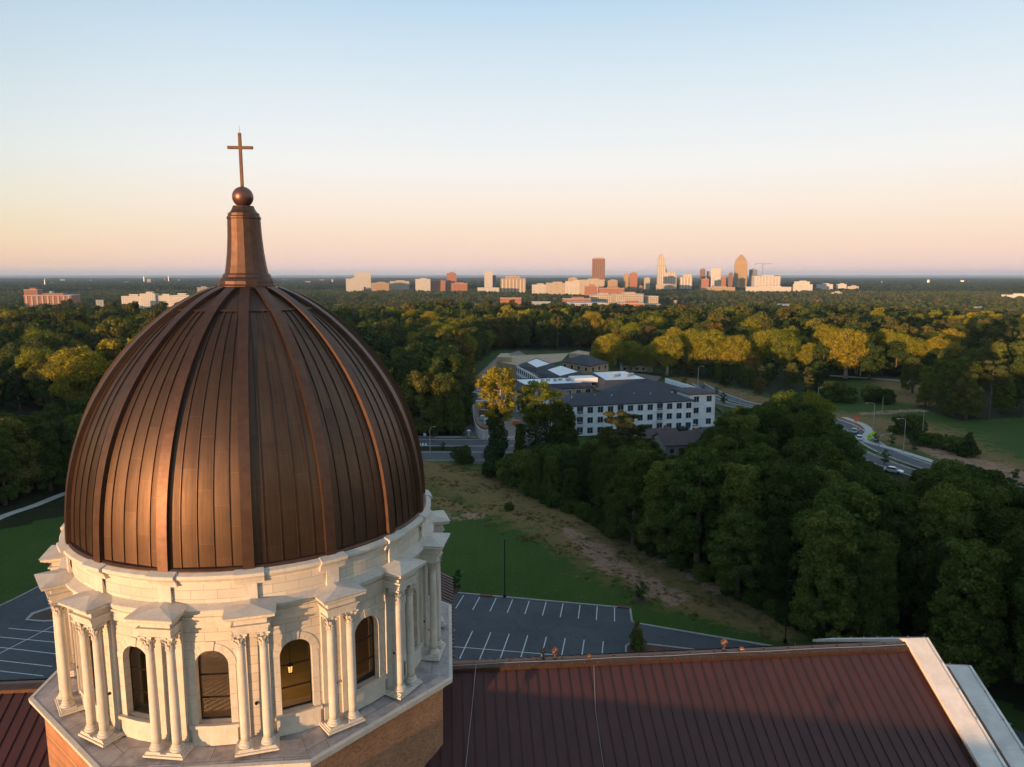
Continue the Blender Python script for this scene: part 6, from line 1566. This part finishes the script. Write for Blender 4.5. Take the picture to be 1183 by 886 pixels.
def scatter(name, x, y, s, idx, coll, label=None):
    """one mass of vegetation: points carrying copies of the given plants"""
    n = len(x); me = bpy.data.meshes.new(name); me.vertices.add(n)
    me.vertices.foreach_set('co', np.stack([x, y, terr(x, y) - .1], -1).ravel().astype(np.float32))
    for nm, ty, a in (('rot', 'FLOAT', fr_.uniform(0, 6.28, n)), ('scl', 'FLOAT', s), ('idx', 'INT', idx)):
        at_ = me.attributes.new(nm, ty, 'POINT'); at_.data.foreach_set('value', np.asarray(a, np.float32 if ty == 'FLOAT' else np.int32))
    o = bpy.data.objects.new(name, me); col.objects.link(o); o['kind'] = 'stuff'
    if label: o['label'] = label
    g = bpy.data.node_groups.new(name + '_nodes', 'GeometryNodeTree')
    g.interface.new_socket('Geometry', in_out='INPUT', socket_type='NodeSocketGeometry'); g.interface.new_socket('Geometry', in_out='OUTPUT', socket_type='NodeSocketGeometry')
    gi, go = g.nodes.new('NodeGroupInput'), g.nodes.new('NodeGroupOutput')
    ip = g.nodes.new('GeometryNodeInstanceOnPoints'); ci = g.nodes.new('GeometryNodeCollectionInfo')
    ci.inputs['Collection'].default_value = coll; ci.inputs['Separate Children'].default_value = True; ci.inputs['Reset Children'].default_value = True
    ip.inputs['Pick Instance'].default_value = True
    def na(nm, ty):
        a = g.nodes.new('GeometryNodeInputNamedAttribute'); a.data_type = ty; a.inputs['Name'].default_value = nm; return a.outputs['Attribute']
    cx_ = g.nodes.new('ShaderNodeCombineXYZ'); g.links.new(na('rot', 'FLOAT'), cx_.inputs[2])
    g.links.new(gi.outputs[0], ip.inputs['Points']); g.links.new(ci.outputs[0], ip.inputs['Instance']); g.links.new(na('idx', 'INT'), ip.inputs['Instance Index'])
    g.links.new(cx_.outputs[0], ip.inputs['Rotation']); g.links.new(na('scl', 'FLOAT'), ip.inputs['Scale']); g.links.new(ip.outputs[0], go.inputs[0])
    md = o.modifiers.new('scatter', 'NODES'); md.node_group = g; return o
def proto_coll(name, keys):
    c = bpy.data.collections.new(name)
    for i, k in enumerate(keys):
        tm, cm = protos[k][:2]
        bm_v = np.zeros(len(tm.vertices) * 3, np.float32); tm.vertices.foreach_get('co', bm_v)
        # crown and trunk joined into one plant
        tv = bm_v.reshape(-1, 3); cv = np.zeros(len(cm.vertices) * 3, np.float32); cm.vertices.foreach_get('co', cv); cv = cv.reshape(-1, 3)
        f = [tuple(p.vertices) for p in tm.polygons]; nq = len(cm.polygons); cq = (np.arange(nq * 4).reshape(-1, 4) + len(tv)).tolist()
        me = bpy.data.meshes.new(f'{name}_plant'); me.from_pydata(np.concatenate([tv, cv]).tolist(), [], f + [tuple(q) for q in cq])
        me.materials.append(tm.materials[0]); me.materials.append(cm.materials[0])
        me.polygons.foreach_set('material_index', [0] * len(f) + [1] * nq)
        o = bpy.data.objects.new(f'{name}_plant_{i:02d}', me); c.objects.link(o)
    return c
for i in range(4): tree_proto(f'm{i}', 'round', 200 + i, 6.4, 17, 2600, 1.0, 'leaf', nb=18)
tree_proto('m4', 'vase', 210, 7.0, 17, 2600, 1.0, 'leaf', nb=20); tree_proto('m5', 'vase', 211, 6.5, 17, 2400, 1.0, 'leaf_sungold', nb=18); tree_proto('m6', 'pine', 212, 4, 20, 1600, .8, 'leaf_pine')
for i in range(3): tree_proto(f'f{i}', 'round', 220 + i, 6.8, 16, 520, 2.2, 'leaf', nb=11)
MID = proto_coll('woodland', ['m0', 'm1', 'm2', 'm3', 'm4', 'm5', 'm6']); FAR = proto_coll('far_woodland', ['f0', 'f1', 'f2'])
farm = [d for d in drop if d[3] > 300]; nearm = [d for d in drop if d[3] <= 300]
xm = np.concatenate([xr, [d[2] for d in farm]]); ym = np.concatenate([yr, [d[3] for d in farm]]); hm = np.concatenate([hr1, [d[4] for d in farm]])
pn_ = np.sin(xm / 70. + 2 * np.sin(ym / 110.)) + np.sin(ym / 55.); idx = fr_.choice(5, len(xm)); idx[(pn_ > 1.1) & (fr_.random(len(xm)) < .75)] = 6; idx[(pn_ < -1.2) & (fr_.random(len(xm)) < .5)] = 5
scatter('woodland', xm, ym, hm / 17 * fr_.uniform(.9, 1.15, len(xm)), idx, MID, 'woods covering the plain between the apartments and the city')
NK = ['green0', 'green1', 'wood0', 'wood1', 'wood2', 'broad0', 'broad1', 'bush0', 'bush1', 'bush2']; NEARC = proto_coll('wood_interior', NK)
def nk(k): return NK.index(k) if k in NK else 6
scatter('wood_interior', np.array([d[2] for d in nearm]), np.array([d[3] for d in nearm]), np.array([d[4] / protos[d[1]][2] if d[1] in NK else d[4] / protos['broad1'][2] for d in nearm]), np.array([nk(d[1]) for d in nearm]), NEARC, 'trees hidden inside the near woods')
x2, y2 = cands(900, 3400, 12.5); k = off_buildings(x2, y2); x2, y2 = x2[k], y2[k]
s2 = (11 + 11 * fr_.random(len(x2)) ** 1.3 + 3 * np.sin(x2 / 90.) * np.cos(y2 / 120.)) / 16
scatter('far_woodland', x2, y2, s2 * 1.0, fr_.integers(0, 3, len(x2)), FAR, 'woods reaching up to the city')
# clumps of many crowns for the plain beyond the city
def clump(key, seed):
    r = np.random.default_rng(seed); bl = [np.array([r.uniform(-45, 45), r.uniform(-45, 45), r.uniform(8, 14), r.uniform(7, 11)]) for _ in range(46)]
    p, n, s = blobs_crown(bl, 900, 7.5, .35, .1, .8); me = quads_mesh(key, p, n, s, MT['leaf_far']); o = bpy.data.objects.new(key, me); return o
CL = bpy.data.collections.new('distant_wood_forms'); [CL.objects.link(clump(f'distant_clump_{i}', 300 + i)) for i in range(3)]
x3, y3 = cands(3400, 13000, 62); n3 = len(x3)
k = fr_.random(n3) < .93; x3, y3 = x3[k], y3[k]
scatter('distant_woods', x3, y3, fr_.uniform(.9, 1.35, len(x3)), fr_.integers(0, 3, len(x3)), CL, 'blue-green woods beyond the city up to the horizon')
print('woods', len(xm), len(x2), len(x3))
# woods behind the viewpoint, on the side the low sun comes from
a = fr_.uniform(R(150), R(285), 1500); rr = fr_.uniform(120, 520, 1500); xb, yb = rr * np.sin(a), rr * np.cos(a)
scatter('western_woods', xb, yb, fr_.uniform(1.3, 1.6, len(xb)), fr_.integers(0, 4, len(xb)), MID, 'woods on the sunset side of the church')
# brush along the foot of the wood and weeds on the bank
ue = []
for (xa, ya), (xb_, yb_) in zip(WOOD_EDGE[:-1], WOOD_EDGE[1:]):
    L = math.hypot(xb_ - xa, yb_ - ya); n = int(L / .9)
    for i in range(n):
        t = i / n; ue.append((xa + (xb_ - xa) * t + fr_.uniform(-.5, 3.2), ya + (yb_ - ya) * t + fr_.uniform(-.5, 3.0)))
UB = proto_coll('brush', ['bush0', 'bush1', 'bush2']); ue = np.array(ue)
scatter('undergrowth', ue[:, 0], ue[:, 1], fr_.uniform(.25, .75, len(ue)), fr_.integers(0, 3, len(ue)), UB, 'dark brush along the foot of the wood')

# ---------------------------------------------------------------- the air
hz_ = MB(); hz_.box((0, 16000, 62), (64000, 36000, 216))
m = bpy.data.materials.new('evening_air'); m.use_nodes = True; nt = m.node_tree; nt.nodes.clear()
pv = nt.nodes.new('ShaderNodeVolumePrincipled'); pv.inputs['Density'].default_value = 3.8e-5; pv.inputs['Color'].default_value = (.52, .73, 1, 1); pv.inputs['Anisotropy'].default_value = 0
mo = nt.nodes.new('ShaderNodeOutputMaterial'); nt.links.new(pv.outputs[0], mo.inputs['Volume'])
o = hz_.build('haze', m); o['kind'] = 'stuff'

# weeds and tussocks in the worn field
wr_ = np.random.default_rng(8); pts_ = []
FS = S((480, 540, 12), (560, 562, 13), (610, 588, 11), (665, 615, 10), (715, 645, 9), (775, 678, 8), (840, 703, 7), (900, 725, 5))
X_, Y_ = wr_.uniform(-35, 50, 26000), wr_.uniform(92, 190, 26000)
dd_ = seg_dist(X_, Y_, FS); kk_ = (dd_ < 1.25) & ~in_poly(X_, Y_, LOT) & (np.sin(X_ * .5 + 3 * np.sin(Y_ * .21)) + np.sin(Y_ * .43 + X_ * .2) + wr_.normal(0, .5, len(X_)) > .3)
X_, Y_ = X_[kk_][:1200], Y_[kk_][:1200]
TF = bpy.data.collections.new('tussock_forms')
for i in range(3):
    r2 = np.random.default_rng(500 + i); n = 70; p = np.stack([r2.normal(0, .28, n), r2.normal(0, .28, n), r2.uniform(.03, .32, n)], -1); nn = np.stack([r2.normal(0, 1, n), r2.normal(0, 1, n), r2.normal(.4, .3, n)], -1); nn /= np.linalg.norm(nn, axis=1, keepdims=True)
    TF.objects.link(bpy.data.objects.new('tussock_%d' % i, quads_mesh('tussock', p, nn, r2.uniform(.12, .3, n), MT['grass'])))
scatter('field_weeds', X_, Y_, wr_.uniform(.3, .9, len(X_)), wr_.integers(0, 3, len(X_)), TF, 'weeds and tussocks in the worn brown field')
g = gp(588, 589); tree('bush0', g.x, g.y, 1.6, 'low_bush', 'small dark bush alone in the worn brown field', 'bush', wide=1.1)
